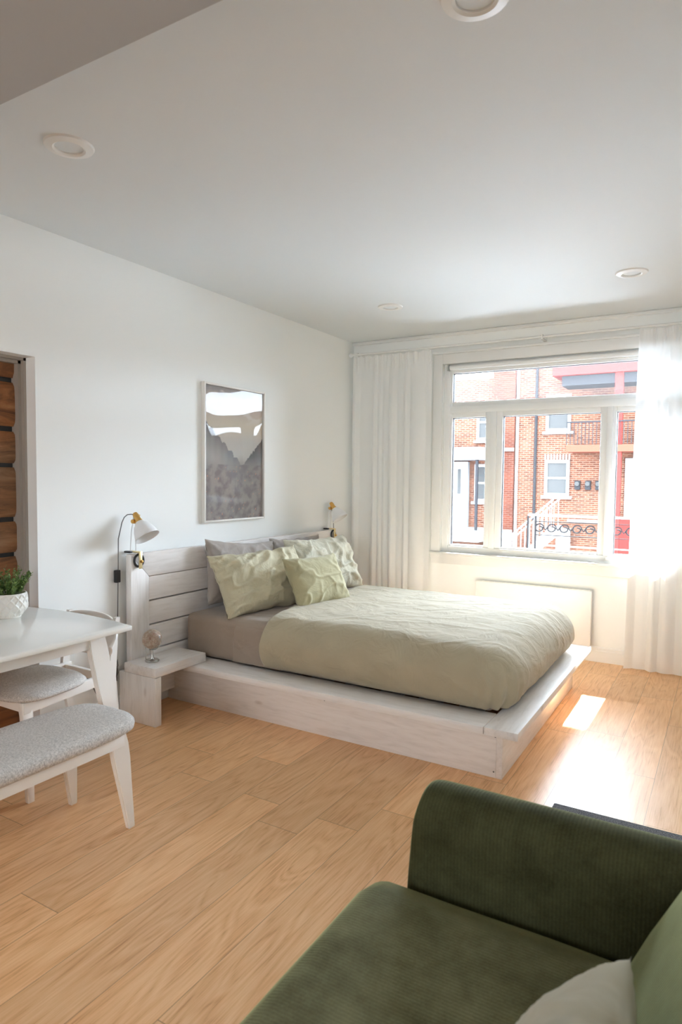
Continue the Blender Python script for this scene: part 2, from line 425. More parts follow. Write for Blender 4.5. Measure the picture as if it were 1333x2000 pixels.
# casing round the opening, deep sill
b = MB(); b.box(WX0-0.085, WX0, -0.018, 0.0, WZ0-0.05, WZ1+0.085, 0.004).box(WX1, WX1+0.085, -0.018, 0, WZ0-0.05, WZ1+0.085, 0.004)
b.box(WX0, WX1, -0.018, 0, WZ1, WZ1+0.085, 0.004)
b.box(WX0-0.10, WX1+0.10, -0.03, 0.0, WZ1+0.085, WZ1+0.105, 0.004)
b.build('casing', M['trim'], win, smooth='auto')
b = MB().box(WX0-0.10, WX1+0.10, -0.045, 0.04, WZ0-0.022, WZ0+0.002, 0.006).box(WX0-0.08, WX1+0.08, -0.016, 0, WZ0-0.10, WZ0-0.022, 0.004)
b.build('window_sill', M['trim'], win, smooth='auto')
b = MB().box(2.25, 2.37, 0.02, 0.045, 0.795, 0.812, 0.004).box(2.26, 2.29, 0.0, 0.03, 0.80, 0.83, 0.004)
b.build('crank_handle', M['pvc'], win, smooth='auto')

# ------------------------------------------------------------------ roller blind
rb = thing('roller_blind', 'rolled-up white blind along the top of the window', 'blind', (1.85, 0.0, 2.37))
MB().tube([(0.955, 0.004, 2.372), (2.74, 0.004, 2.372)], 0.019, 20).build('tube', M['pvc'], rb, smooth='auto')
for x in (0.935, 2.745):
    MB().box(x, x+0.014, -0.018, 0.028, 2.345, 2.40, 0.003).build('bracket', M['metal'], rb)

# ------------------------------------------------------------------ wall radiator
rd = thing('wall_heater', 'flat white panel heater on the wall below the window', 'heater', (1.7, -0.03, 0.12))
MB().box(1.245, 2.178, -0.062, -0.022, 0.125, 0.558, 0.006).build('panel', M['radiator'], rd, smooth='auto')
for x in (1.40, 2.03): MB().box(x, x+0.04, -0.024, 0.0, 0.18, 0.50).build('bracket', M['metal'], rd)
MB().box(1.26, 2.165, -0.056, -0.028, 0.5575, 0.5615).build('grille', M['trim'], rd)

# ------------------------------------------------------------------ curtains
def curtain(name, x0, x1, ztop, zbot, y0, seed, label, npl, flare=0.0, sheerm='sheer', lean=0.0, open_left=0.0):
    rnd = random.Random(seed)
    L = x1-x0
    cs_ = sorted(rnd.uniform(0.04, 0.96) for _ in range(npl)) if npl else []
    cs_ = [(i+0.5+rnd.uniform(-0.28, 0.28))/npl for i in range(npl)]
    am = [rnd.uniform(0.55, 1.1) for _ in range(npl)]; wd = [rnd.uniform(0.20, 0.42)/npl for _ in range(npl)]
    dr = [rnd.uniform(-0.05, 0.03) for _ in range(npl)]
    def fn(u, v):
        z = ztop + (zbot-ztop)*v
        d = ztop - z
        pinch = math.exp(-((d-0.085)/0.045)**2)
        head = 1-sm(0.0, 0.16, d)
        x = x0 + L*u; y = 0
        w_ = u + 0.045*math.sin(u*7.3+seed) + 0.02*math.sin(u*19+seed*2) + 0.030*v*N3(u*3, v*1.2, seed+1)
        ph = w_*npl; a_ = abs(math.sin(PI*ph)); k = math.floor(ph)
        amp = 0.045*(0.55+0.45*math.sin(k*2.3+seed))*(0.30+0.70*sm(0, 0.6, d))*(1-0.3*pinch)
        y -= amp*a_**1.3
        y -= 0.012*head*math.sin(PI*ph)**2*math.cos(ph*PI*6)
        y += 0.010*N3(u*9+seed, v*1.5, seed)*(0.3+v)
        x += flare*v*(u-1.0)*(-1 if flare < 0 else 1)*abs(1) if flare else 0
        x += 0.012*N3(u*4, v*2.5, seed+3)*v
        z += 0.006*math.cos(u*npl*2*PI)*(1-sm(0, 0.03, d)) 
        if v > 0.98: z += 0.006*N3(u*9, 1, seed)
        return Vector((x, y0+y, z))
    b = MB(); b.grid(260, 90, fn)
    o = b.build(name, M[sheerm], smooth=True, recalc=False)
    origin(o, ((x0+x1)/2, y0, zbot)); return tag(o, label, 'curtain', 'sheer curtains on the rod')
curtain('curtain', 0.055, 0.835, 2.515, 0.012, -0.105, 3, 'white sheer curtain drawn into the corner behind the bed', 10)
curtain('curtain', 2.462, 3.38, 2.520, 0.012, -0.100, 11, 'bright white sheer curtain hanging over the right side of the window', 8, flare=0.03)
rod = thing('curtain_rod', 'slim white curtain rod running above the window', 'curtain rod', (1.75, -0.105, 2.545))
MB().tube([(0.035, -0.105, 2.540), (3.42, -0.105, 2.540)], 0.009, 14).build('pole', M['trim'], rod, smooth='auto')
for x in (0.03, 3.425): MB().lathe([(0.004, -0.02), (0.016, -0.014), (0.02, 0), (0.016, 0.014), (0.004, 0.02)], 20, (x, -0.105, 2.540), (1, 0, 0)).build('finial', M['trim'], rod, smooth=True)
for x in (0.10, 1.76, 3.3):
    MB().box(x-0.01, x+0.01, -0.115, 0.0, 2.518, 2.530, 0.002).box(x-0.014, x+0.014, -0.008, 0, 2.48, 2.56, 0.002).box(x-0.006, x+0.006, -0.117, -0.093, 2.528, 2.556, 0.002).build('bracket', M['trim'], rod, smooth='auto')

# ------------------------------------------------------------------ recessed ceiling lights
def downlight(x, y, label):
    t = thing('recessed_light', label, 'ceiling light', (x, y, CZ), 'recessed ceiling lights', local=True)
    MB().lathe([(0.052, -0.001), (0.052, -0.008), (0.060, -0.013), (0.088, -0.007), (0.092, 0.0)], 48).build('trim_ring', M['trim'], t, smooth='auto')
    MB().lathe([(0.001, -0.0035), (0.030, -0.0040), (0.050, -0.0030), (0.0525, 0.0)], 48).build('lens', M['ceiling'], t, smooth='auto')
    return t
d0 = downlight(0.856, -3.717, 'round white recessed light near the left wall, close to the lowered ceiling')
dup(d0, (2.455, -3.700, CZ), None, 'round white recessed light cut by the top edge of the photo')
dup(d0, (0.886, -1.027, CZ), None, 'round white recessed light above the pillows, left one near the window wall')
dup(d0, (2.515, -1.049, CZ), None, 'round white recessed light in front of the right curtain')

# ------------------------------------------------------------------ bed
bed = thing('platform_bed', 'whitewashed timber platform bed with plank headboard', 'bed', (1.1, -1.58, 0))
HB0, HB1, HX, HT = -2.742, -0.435, 0.08, 0.957
iy0, iy1, iz = HB0+0.140, HB1-0.140, HT-0.142
b = MB().prism([(HB0, HT), (HB1, HT), (iy1, iz), (iy0, iz)], 0, 0.036, HX, 0.003); b.build('headboard_rail', M['wwY'], bed, smooth='auto')
MB().prism([(HB0, 0.0), (iy0-0.0015, 0.0), (iy0-0.0015, iz-0.001), (HB0, HT-0.002)], 0, 0.036, HX, 0.003).build('headboard_stile', M['wwZ'], bed, smooth='auto')
MB().prism([(HB1, 0.0), (iy1+0.0015, 0.0), (iy1+0.0015, iz-0.001), (HB1, HT-0.002)], 0, 0.036, HX, 0.003).build('headboard_stile', M['wwZ'], bed, smooth='auto')
zs = [iz, 0.664, 0.517, 0.364, 0.216, 0.07]
for z1, z0 in zip(zs, zs[1:]):
    MB().box(0.040, HX-0.006, iy0+0.002, iy1-0.002, z0+0.0045, z1-0.0045, 0.003).build('headboard_plank', M['wwY'], bed, smooth='auto')
MB().box(0.018, 0.038, iy0-0.03, iy1+0.03, 0.06, iz+0.03).build('headboard_backing', M['black'], bed)
PX, PY0, PY1 = 2.190, -2.392, -0.775
MB().box(0.02, PX-0.03, PY0, PY0+0.036, 0, 0.24, 0.002).build('side_panel', M['wwX'], bed, smooth='auto')
MB().box(0.02, PX-0.03, PY1-0.036, PY1, 0, 0.24, 0.002).build('side_panel', M['wwX'], bed, smooth='auto')
MB().box(PX-0.03, PX, PY0, PY1, 0, 0.24, 0.002).build('foot_panel', M['wwY'], bed, smooth='auto')
MB().box(0.085, 2.13, -2.503, -2.30, 0.243, 0.28, 0.003).build('side_ledge', M['wwX'], bed, smooth='auto')
MB().box(0.085, 2.13, -0.87, -0.695, 0.243, 0.28, 0.003).build('side_ledge', M['wwX'], bed, smooth='auto')
MB().box(2.133, 2.291, -2.503, -0.695, 0.243, 0.28, 0.003).build('foot_ledge', M['wwY'], bed, smooth='auto')
for k in range(9):
    MB().box(0.12+k*0.225, 0.24+k*0.225, -2.34, -0.84, 0.244, 0.262).build('slat', M['wwY'], bed)
for (x, z) in ((0.055, 0.20), (0.058, 0.155), (2.15, 0.03), (1.2, 0.20), (2.155, 0.20), (0.62, 0.22)):
    MB().lathe([(0.004, 0), (0.004, 0.001)], 10, (x, PY0-0.0008, z), (0, -1, 0)).build('screw', M['cord'], bed)
# bedside shelf built from two thick boards
ns = thing('bedside_shelf', 'whitewashed board shelf on one leg beside the bed, globe on top', 'bedside shelf', (0.2, -2.6, 0))
MB().box(0.082, 0.333, -2.800, -2.385, 0.2815, 0.337, 0.004).build('shelf_top', M['wwY'], ns, smooth='auto')
MB().box(0.040, 0.333, -2.800, -2.752, 0.0, 0.2810, 0.004).build('leg', M['wwZ'], ns, smooth='auto')

# fold-over sheet/duvet generator -------------------------------------------------
def interp(tab, x):
    for (a, pa), (b_, pb) in zip(tab, tab[1:]):
        if x <= b_:
            t = (x-a)/(b_-a) if b_ > a else 0
            return pa[0]+(pb[0]-pa[0])*t, pa[1]+(pb[1]-pa[1])*t
    return tab[-1][1]
def profile(pts, n=60):
    "smooth polyline -> arc-length table"
    out = []
    P = [pts[0]]+list(pts)+[pts[-1]]
    for i in range(1, len(P)-2):
        for k in range(n):
            t = k/n; a, b_, c, d = P[i-1], P[i], P[i+1], P[i+2]
            out.append(tuple(0.5*((2*b_[j]) + (-a[j]+c[j])*t + (2*a[j]-5*b_[j]+4*c[j]-d[j])*t*t + (-a[j]+3*b_[j]-3*c[j]+d[j])*t**3) for j in (0, 1)))
    out.append(pts[-1]); s = 0; tab = [(0, out[0])]
    for a, b_ in zip(out, out[1:]):
        s += math.hypot(b_[0]-a[0], b_[1]-a[1]); tab.append((s, b_))
    return tab
def drape(xa, xb, yc, hw, prof, ztop, wr, seed, res=0.012, foot=True, startx=None, crown=0.0):
    "sheet from x=xa over a mattress to rounded foot at xb; prof=(outward, drop) from inner edge"
    tab = profile(prof); S = tab[-1][0]
    nu = int((xb-xa+S)/res); nv = int((2*hw+2*S)/res)
    def fn(i, j):
        du_ = (xb-xa+S if foot else xb-xa)*i
        dv = -(hw+S) + 2*(hw+S)*j
        ex = max(0, du_-(xb-xa)); ey = max(0, abs(dv)-hw); sg = -1 if dv < 0 else 1
        bx = min(xa+du_, xb); by = yc + max(-hw, min(hw, dv))
        if startx: bx = max(bx, xa) + (1-i)*startx(j) * (1 if True else 0)
        if ex > 0 or ey > 0:
            d = max(ex, ey); 
            ang = math.atan2(ey, ex)
            h, g = interp(tab, d)
            corner = math.sin(2*ang)
            fold = 0.0
            if corner > 0.02:
                fold = 0.014*math.sin(ang*15+seed)*corner*sm(0.02, 0.25, g)
            h2 = h + fold
            p_ = Vector((bx + h2*math.cos(ang), by + sg*h2*math.sin(ang), ztop-g))
            n_ = Vector((math.cos(ang), sg*math.sin(ang), 0))*sm(0, 0.12, g) + Vector((0, 0, 1))*(1-sm(0, 0.12, g))
            side = sm(0.03, 0.2, g)
        else:
            p_ = Vector((bx, by, ztop)); n_ = Vector((0, 0, 1)); side = 0
        q = p_
        s0 = 0
        top = (N3(q.x*2.2+seed, q.y*2.2, 0)*0.5 + N3(q.x*5, q.y*8+seed, 2)*0.22)
        r1 = 1-abs(N3(q.x*3.0+q.y*1.5, q.y*5-q.x*2, seed)*2)
        top += 0.35*max(0, r1-0.72)*2
        # diagonal tension folds running up the sides
        sd = 1-abs(N3(q.x*4+q.z*7, q.z*4+q.y*6, seed+5)*2.2)
        s0 = wr*(top*(1-side) + side*(0.55*N3(q.x*3, q.y*3, q.z*5+seed) + 0.55*max(0, sd-0.55)))
        cw = crown*(1-(abs(q.y-yc)/(hw+0.2))**2)*(1-side)
        return p_ + n_*(s0+cw)
    b = MB(); b.grid(nu, nv, fn); return b
# mattress with fitted sheet
b = MB(); b.box(0.100, 2.125, -2.325, -0.850, 0.2815, 0.548, 0.045, 5)
mt = b.build('mattress', M['sheet'], smooth='auto'); origin(mt, (1.1, -1.58, 0.28)); tag(mt, 'thick mattress in a taupe fitted sheet, on the whitewashed platform', 'mattress')
# taupe top sheet folded, seen between pillows and duvet
prof_s = [(0, 0), (0.055, 0.004), (0.095, 0.04), (0.108, 0.10), (0.110, 0.18), (0.104, 0.262)]
b = drape(0.50, 0.86, -1.5875, 0.640, prof_s, 0.556, 0.010, 4, foot=False, startx=lambda j: 0.02*math.sin(j*9))
sh = b.build('top_sheet', M['sheet'], smooth=True, recalc=False); md = sh.modifiers.new('thick', 'SOLIDIFY'); md.thickness = 0.004; md.offset = -1
origin(sh, (0.7, -1.58, 0.55)); tag(sh, 'taupe top sheet showing as a band between the pillows and the sage duvet', 'sheet')
# duvet
prof_d = [(0, 0), (0.06, 0.006), (0.13, 0.040), (0.185, 0.105), (0.203, 0.175), (0.185, 0.24), (0.145, 0.287)]
b = drape(0.70, 2.030, -1.5875, 0.600, prof_d, 0.586, 0.020, 1, startx=lambda j: 0.10*(1-j)-0.055+0.012*math.sin(j*14), crown=0.012)
for v in b.b.verts:      # hem rests on the ledge
    if v.co.z < 0.287: v.co.z = 0.287
dv = b.build('duvet', M['duvet'], smooth=True, recalc=False)
md = dv.modifiers.new('thick', 'SOLIDIFY'); md.thickness = 0.010; md.offset = -1
origin(dv, (1.4, -1.58, 0.58)); tag(dv, 'rumpled sage green duvet tucked over the foot of the bed', 'duvet')

# ------------------------------------------------------------------ pillows
def pillow(name, w, h, t, seed, mat, loc, nrm, upv, label, cat, group=None, wr=1.0, ear=0.06, sag=0.0):
    n = 56; b = MB(); bm = b.b
    rows = []
    def P(u, v, s):
        pin = 0.075
        x = w/2*u*(1 - pin*(1-v*v)*u*u); z = h/2*v*(1 - pin*1.3*(1-u*u)*v*v)
        f = max(0, (1-abs(u)**3.2))*max(0, (1-abs(v)**3.2))
        th = t/2*f**0.55
        e = min(1-abs(u), 1-abs(v))
        wn = N3(x*9+seed, z*9, s*0.6+seed)*0.35
        ry = 1-abs(N3(x*7+seed*2+z*4, z*7-x*5, seed+s*0.7)*2.0)
        fold = max(0, ry-0.55)*0.9
        # folds radiating from the corners
        cx_, cz_ = (w/2*math.copysign(1, u) - x), (h/2*math.copysign(1, v) - z)
        rr = math.hypot(cx_, cz_); an = math.atan2(cz_, cx_)
        rad = math.sin(an*11+seed+u*2)*math.exp(-rr/0.11)*0.5
        r3 = 1-abs(N3(x*5-z*9+seed, z*5+x*3, seed*3+s)*2.4)
        y = s*(th + wr*(0.020*(wn+fold+rad) + 0.022*max(0, r3-0.62)*1.6)*min(1, f*3)**0.5)
        z -= sag*(1-u*u)*max(0, v)*h*0.5
        return Vector((x + wr*0.006*N3(v*5, s, seed), y - 0.02*u*u*wr*0.5, z + wr*0.010*N3(u*4, 3, seed)*abs(v)))
    for s in (1, -1):
        G = [[bm.verts.new(P(-1+2*i/(n-1), -1+2*j/(n-1), s)) for j in range(n)] for i in range(n)]
        for i in range(n-1):
            for j in range(n-1): bm.faces.new((G[i][j], G[i+1][j], G[i+1][j+1], G[i][j+1]))
    bmesh.ops.remove_doubles(bm, verts=bm.verts[:], dist=0.0015)
    o = b.build(name, mat, smooth=True)
    n_ = Vector(nrm).normalized(); u_ = Vector(upv); u_ = (u_ - n_*u_.dot(n_)).normalized(); w_ = u_.cross(n_) * -1
    w_ = n_.cross(u_) * -1
    # local x = width, local -y = facing normal, local z = up
    xx = (-n_).cross(u_)
    o.matrix_world = Matrix(((xx.x, -n_.x, u_.x, loc[0]), (xx.y, -n_.y, u_.y, loc[1]), (xx.z, -n_.z, u_.z, loc[2]), (0, 0, 0, 1)))
    return tag(o, label, cat, group)
G_ = 'pillows on the bed'
pillow('pillow', 0.70, 0.43, 0.15, 2, M['greypillow'], (0.185, -1.86, 0.765), (0.98, -0.03, 0.16), (-0.10, 0.10, 1), 'dark grey pillow standing against the headboard, at the left end', 'pillow', G_, wr=0.7)
pillow('pillow', 0.68, 0.42, 0.11, 9, M['greypillow'], (0.165, -1.15, 0.745), (0.98, 0.0, 0.16), (-0.10, 0.02, 1), 'grey pillow almost hidden behind the pale khaki pillow', 'pillow', G_, wr=0.7)
pillow('pillow', 0.735, 0.435, 0.17, 5, M['khaki'], (0.425, -1.945, 0.735), (0.84, -0.22, 0.50), (-0.5, 0.10, 0.86), 'large creased khaki pillow leaning on the dark grey one', 'pillow', G_, wr=1.3)
pillow('pillow', 0.73, 0.46, 0.18, 13, M['pale'], (0.395, -1.13, 0.745), (0.86, -0.10, 0.45), (-0.45, 0.06, 0.88), 'pale khaki pillow with long folds nearest the window', 'pillow', G_, wr=1.4)
pillow('pillow', 0.50, 0.36, 0.15, 21, M['green'], (0.70, -1.70, 0.725), (0.86, -0.18, 0.46), (-0.5, 0.10, 0.86), 'small olive green cushion in front of the two khaki pillows', 'cushion', G_, wr=0.65)

# ------------------------------------------------------------------ clamp lamps
def clamp_lamp(loc, label, rz=0.0):
    t = thing('clamp_lamp', label, 'lamp', loc, 'clamp lamps on the headboard', local=True)
    t.rotation_euler = (0, 0, rz)
    # local origin: headboard top edge, front face at x=0.02
    MB().box(0.038, 0.046, -0.012, 0.012, -0.088, 0.014, 0.003).box(-0.05, 0.044, -0.012, 0.012, 0.004, 0.014, 0.003).build('clamp_bar', M['palebrass'], t, smooth='auto')
    lp = [(0.028, 0.012*math.cos(a)*0+0.034*math.sin(a), -0.040-0.036*math.cos(a)) for a in [k*2*PI/24 for k in range(25)]]
    MB().tube(lp, 0.007, 8).build('spring_handle', M['black'], t, smooth=True)
    MB().lathe([(0.005, 0), (0.009, 0.003), (0.009, 0.012), (0.004, 0.016)], 16, (0.046, 0, -0.045), (1, 0, 0)).build('screw_knob', M['brass'], t, smooth='auto')
    MB().box(-0.050, 0.0, -0.045, -0.02, 0.004, 0.016, 0.004).build('pivot', M['black'], t, smooth='auto')
    MB().tube([(-0.01, -0.030, 0.01), (-0.005, -0.026, 0.13), (0.000, -0.012, 0.22)], 0.003, 8).tube([(-0.01, 0.012, 0.01), (-0.005, 0.008, 0.11), (0.0, 0.000, 0.20)], 0.003, 8).build('arm', M['shade'], t, smooth='auto')
    MB().lathe([(0.004, -0.02), (0.012, -0.018), (0.014, 0), (0.012, 0.018), (0.004, 0.02)], 16, (0.0, -0.006, 0.19), (0, 1, 0)).tube([(0, -0.03, 0.19), (0, 0.02, 0.19)], 0.004).build('joint', M['brass'], t, smooth='auto')
    ax = Vector((0.55, 0.06, -0.80)).normalized(); o0 = Vector((0.012, -0.006, 0.225))
    MB().lathe([(0.004, -0.02), (0.013, -0.016), (0.018, 0.0), (0.018, 0.03), (0.022, 0.036), (0.022, 0.044)], 20, o0, ax).tube([(0.0, -0.006, 0.19), tuple(o0)], 0.006).tube([tuple(o0+Vector((0, 0.03, 0.0))), tuple(o0-Vector((0, 0.02, 0)))], 0.004).build('socket', M['brass'], t, smooth='auto')
    pr = [(0.020, 0.040), (0.026, 0.050), (0.046, 0.070), (0.058, 0.095), (0.066, 0.125), (0.074, 0.150)]
    b = MB(); b.grid(40, len(pr), lambda u, v: (lambda q, r_: o0 + q @ Vector((r_[0]*math.cos(2*PI*u), r_[0]*math.sin(2*PI*u), r_[1])))(Vector((0, 0, 1)).rotation_difference(ax), pr[round(v*(len(pr)-1))]), closed_u=True)
    s = b.build('lamp_shade', M['shade'], t, smooth=True); md = s.modifiers.new('t', 'SOLIDIFY'); md.thickness = 0.002
    MB().lathe([(0.001, 0.115), (0.018, 0.108), (0.026, 0.09), (0.022, 0.068), (0.012, 0.05), (0.012, 0.04)], 20, o0, ax).build('bulb', M['outlet'], t, smooth=True)
    return t
lA = clamp_lamp((0.060, -2.690, HT+0.002), 'white and brass clamp lamp on the left end of the headboard')
cdA = MB().tube([(0.065, -2.70, 1.187), (0.06, -2.72, 1.192), (0.052, -2.742, 1.190), (0.046, -2.760, 1.175), (0.040, -2.772, 1.145), (0.03, -2.79, 1.05), (0.02, -2.785, 0.85), (0.018, -2.79, 0.55), (0.018, -2.80, 0.30), (0.03, -2.81, 0.22)], 0.003, 8).build('cord', M['cord'], None, smooth=True)
MB().box(0.006, 0.030, -2.806, -2.774, 0.795, 0.868, 0.004).build('switch', M['black'], cdA, smooth='auto')
tag(cdA, 'thin grey lamp cord with a black switch box, hanging beside the headboard', 'cord')
lB = dup(lA, (0.060, -0.485, HT+0.002), (0, 0, 0), 'white and brass clamp lamp on the right end of the headboard')
cdB = MB().tube([(0.065, -0.50, 1.16), (0.05, -0.43, 1.10), (0.045, -0.41, 0.98), (0.05, -0.405, 0.86), (0.05, -0.40, 0.5), (0.03, -0.40, 0.1)], 0.003, 8).build('cord', M['cord'], None, smooth=True)
MB().box(0.040, 0.062, -0.415, -0.395, 0.80, 0.865, 0.004).build('switch', M['black'], cdB, smooth='auto')
tag(cdB, 'thin lamp cord dropping behind the pale pillow at the window end of the headboard', 'cord')

# ------------------------------------------------------------------ globe
def globe_mat():
    m, n, b = newmat('antique_globe_map', rough=0.35)
    v = n.coord(); f = n.noise(v, 34, 5, 0.6, 0.4)
    c = n.ramp(f, [(0.44, (0.50, 0.44, 0.36)), (0.49, (0.33, 0.20, 0.13)), (0.56, (0.45, 0.33, 0.24)), (0.62, (0.28, 0.12, 0.08))])
    g = n.noise(v, 60, 3); c = n.mix(0.25, c, n.ramp(g, [(0.4, (0.35, 0.34, 0.28)), (0.6, (0.75, 0.70, 0.62))]))
    n.link(c, b.inputs['Base Color']); return m
M['globe'] = globe_mat()
gl = thing('desk_globe', 'small antique-style globe on a chrome stand on the bedside shelf', 'globe', (0.205, -2.700, 0.338), local=True)
MB().lathe([(0.040, 0), (0.041, 0.006), (0.036, 0.012), (0.014, 0.016), (0.010, 0.024), (0.006, 0.045), (0.005, 0.062)], 32).build('stand', M['metal'], gl, smooth='auto')
MB().lathe([(0.057*math.sin(PI*k/24), -0.057*math.cos(PI*k/24)) for k in range(25)], 40, (0, 0, 0.131)).build('sphere', M['globe'], gl, smooth=True)
q = Matrix.Rotation(R(-18), 4, 'Y')
arc = [Vector((0, 0, 0.125)) + Vector((-0.0, 0.057*math.sin(a), -0.057*math.cos(a))) for a in [R(-20+k*10) for k in range(0, 5)]]
arc2 = [Vector((0, 0, 0.131)) + Vector((0.063*math.cos(a), 0.0, 0.063*math.sin(a))) for a in [R(-112 + k*8) for k in range(18)]]
MB().tube(arc2, 0.0028, 8).tube([(0, 0, 0.055), (0, 0, 0.07)], 0.004).tube([(-0.040, -0.012, 0.008), (-0.040, -0.012, 0.085)], 0.002, 6).build('meridian_arm', M['metal'], gl, smooth=True)

# ------------------------------------------------------------------ picture
def art_color(u, v):
    "u across 0..1, v up 0..1: hazy dusk over a forest valley"
    sky_top = (0.42, 0.40, 0.40); sky_mid = (0.70, 0.59, 0.52); sky_low = (0.80, 0.71, 0.58); mist = (0.66, 0.64, 0.60)
    def mx(a, b_, t): return tuple(x+(y-x)*t for x, y in zip(a, b_))
    n1 = noise.fractal(Vector((u*2.2, v*7.0+3, 0)), 0.8, 2.0, 4)
    c = mx(sky_low, sky_mid, sm(0.72, 0.86, v)); c = mx(c, sky_top, sm(0.88, 1.0, v+n1*0.06)); c = mx(mist, c, sm(0.58, 0.74, v))
    c = mx(c, (0.86, 0.80, 0.74), 0.8*sm(0.10, 0.38, n1)*sm(0.70, 0.8, v))
    l1 = 0.745 - 0.52*u + 0.012*math.sin(u*60) + 0.014*noise.noise(Vector((u*40, 1, 0)))
    if v < l1: c = mx((0.24, 0.24, 0.245), (0.52, 0.51, 0.49), min(1, (l1-v)*5.0))
    r1 = 0.36 + 0.27*max(0, u-0.55)/0.45 + 0.016*noise.noise(Vector((u*50, 7, 0)))
    if u > 0.55 and v < r1: c = mx((0.13, 0.13, 0.135), (0.34, 0.34, 0.33), min(1, (r1-v)*4))
    m1 = 0.50 + 0.03*noise.noise(Vector((u*9, 4, 0))) 
    if v < m1: c = mx(c, (0.40, 0.355, 0.34), 0.8*sm(0, 0.12, m1-v))
    if v < 0.42:
        k = noise.fractal(Vector((u*10, v*16, 5)), 0.9, 2.0, 4); c = mx(c, (0.20, 0.18, 0.18), max(0, min(0.75, 0.3+k)))
        k2 = noise.noise(Vector((u*46, v*62, 3)))
        if k2 > 0.62: c = (0.85, 0.45, 0.28)
    return c
pic = thing('framed_picture', 'white framed misty mountain print under glossy plastic, on the wall above the headboard', 'picture', (0.0, -1.73, 1.10))
PY_0, PY_1, PZ0, PZ1 = -2.063, -1.395, 1.103, 2.052
b = MB(); ft = 0.014
b.box(0.0, 0.030, PY_0, PY_0+ft, PZ0, PZ1, 0.002).box(0, 0.030, PY_1-ft, PY_1, PZ0, PZ1, 0.002).box(0, 0.030, PY_0+ft, PY_1-ft, PZ0, PZ0+ft, 0.002).box(0, 0.030, PY_0+ft, PY_1-ft, PZ1-ft, PZ1, 0.002)
b.build('frame', M['frame'], pic, smooth='auto')
b = MB(); NU, NV = 110, 160
b.grid(NU, NV, lambda u, v: Vector((0.010, PY_0+ft+(PY_1-PY_0-2*ft)*u, PZ0+ft+(PZ1-PZ0-2*ft)*v)))
m, n, bb = newmat('mountain_print', rough=0.6)
at = n.add('ShaderNodeAttribute', attribute_name='print'); n.link(at.outputs['Color'], bb.inputs['Base Color'])
pr_ = b.build('print', m, pic, recalc=False)
ca = pr_.data.color_attributes.new('print', 'FLOAT_COLOR', 'POINT')
for i in range(NU):
    for j in range(NV): ca.data[i*NV+j].color = (*art_color(i/(NU-1), j/(NV-1)), 1)
m = bpy.data.materials.new('warped_acrylic'); m.use_nodes = True; n = NT(m); n.n.clear()
o = n.add('ShaderNodeOutputMaterial'); t_ = n.add('ShaderNodeBsdfTransparent'); g = n.add('ShaderNodeBsdfGlossy'); g.inputs['Roughness'].default_value = 0.02
fr = n.add('ShaderNodeFresnel'); fr.inputs[0].default_value = 1.5; mx = n.add('ShaderNodeMixShader')
n.link(n.math('MULTIPLY', fr.outputs[0], 0.5), mx.inputs[0]); n.link(t_.outputs[0], mx.inputs[1]); n.link(g.outputs[0], mx.inputs[2]); n.link(mx.outputs[0], o.inputs[0])
M['acrylic'] = m
def acr(u, v):
    e = min(u, 1-u)
    x = 0.017 + 0.0012*N3(u*2.0, v*3.5, 2) + 0.0016*math.exp(-(e/0.09)**2)*math.sin(v*9)
    return Vector((x, PY_0+ft+(PY_1-PY_0-2*ft)*u, PZ0+ft+(PZ1-PZ0-2*ft)*v))
b = MB(); b.grid(60, 80, acr); b.build('acrylic_sheet', M['acrylic'], pic, smooth=True, recalc=False)

# ------------------------------------------------------------------ dining table
TZ = 0.76
tb = thing('dining_table', 'white lacquered dining table with splayed legs', 'table', (0.42, -4.1, 0))
def table_outline(x0, x1, y0, y1, bulge, n=14, r=0.02):
    pts = []
    pts += [(x0 + (x1-x0)*k/n, y1 + bulge*math.sin(PI*k/n)) for k in range(n+1)]
    pts += [(x1 + 0.004*math.sin(PI*k/n), y1+(y0-y1)*k/n) for k in range(1, n)]
    pts += [(x1 + (x0-x1)*k/n, y0 - bulge*math.sin(PI*k/n)) for k in range(n+1)]
    return pts
def round_corners(pts, x0, x1, y0, y1, r): return pts
b = MB(); b.prism(table_outline(0.012, 0.828, -4.80, -3.398, 0.045), 2, TZ-0.022, TZ, 0.007)
b.build('tabletop', M['tabletop'], tb, smooth='auto')
TA = [(0.70, -3.49), (0.13, -3.49), (0.70, -4.70), (0.13, -4.70)]
b = MB()
b.box(0.690, 0.712, -4.69, -3.50, TZ-0.095, TZ-0.0225, 0.002).box(0.118, 0.14, -4.69, -3.50, TZ-0.095, TZ-0.0225, 0.002)
b.box(0.14, 0.69, -3.520, -3.498, TZ-0.095, TZ-0.0225, 0.002).box(0.14, 0.69, -4.70, -4.678, TZ-0.095, TZ-0.0225, 0.002)
b.build('apron', M['furn'], tb, smooth='auto')
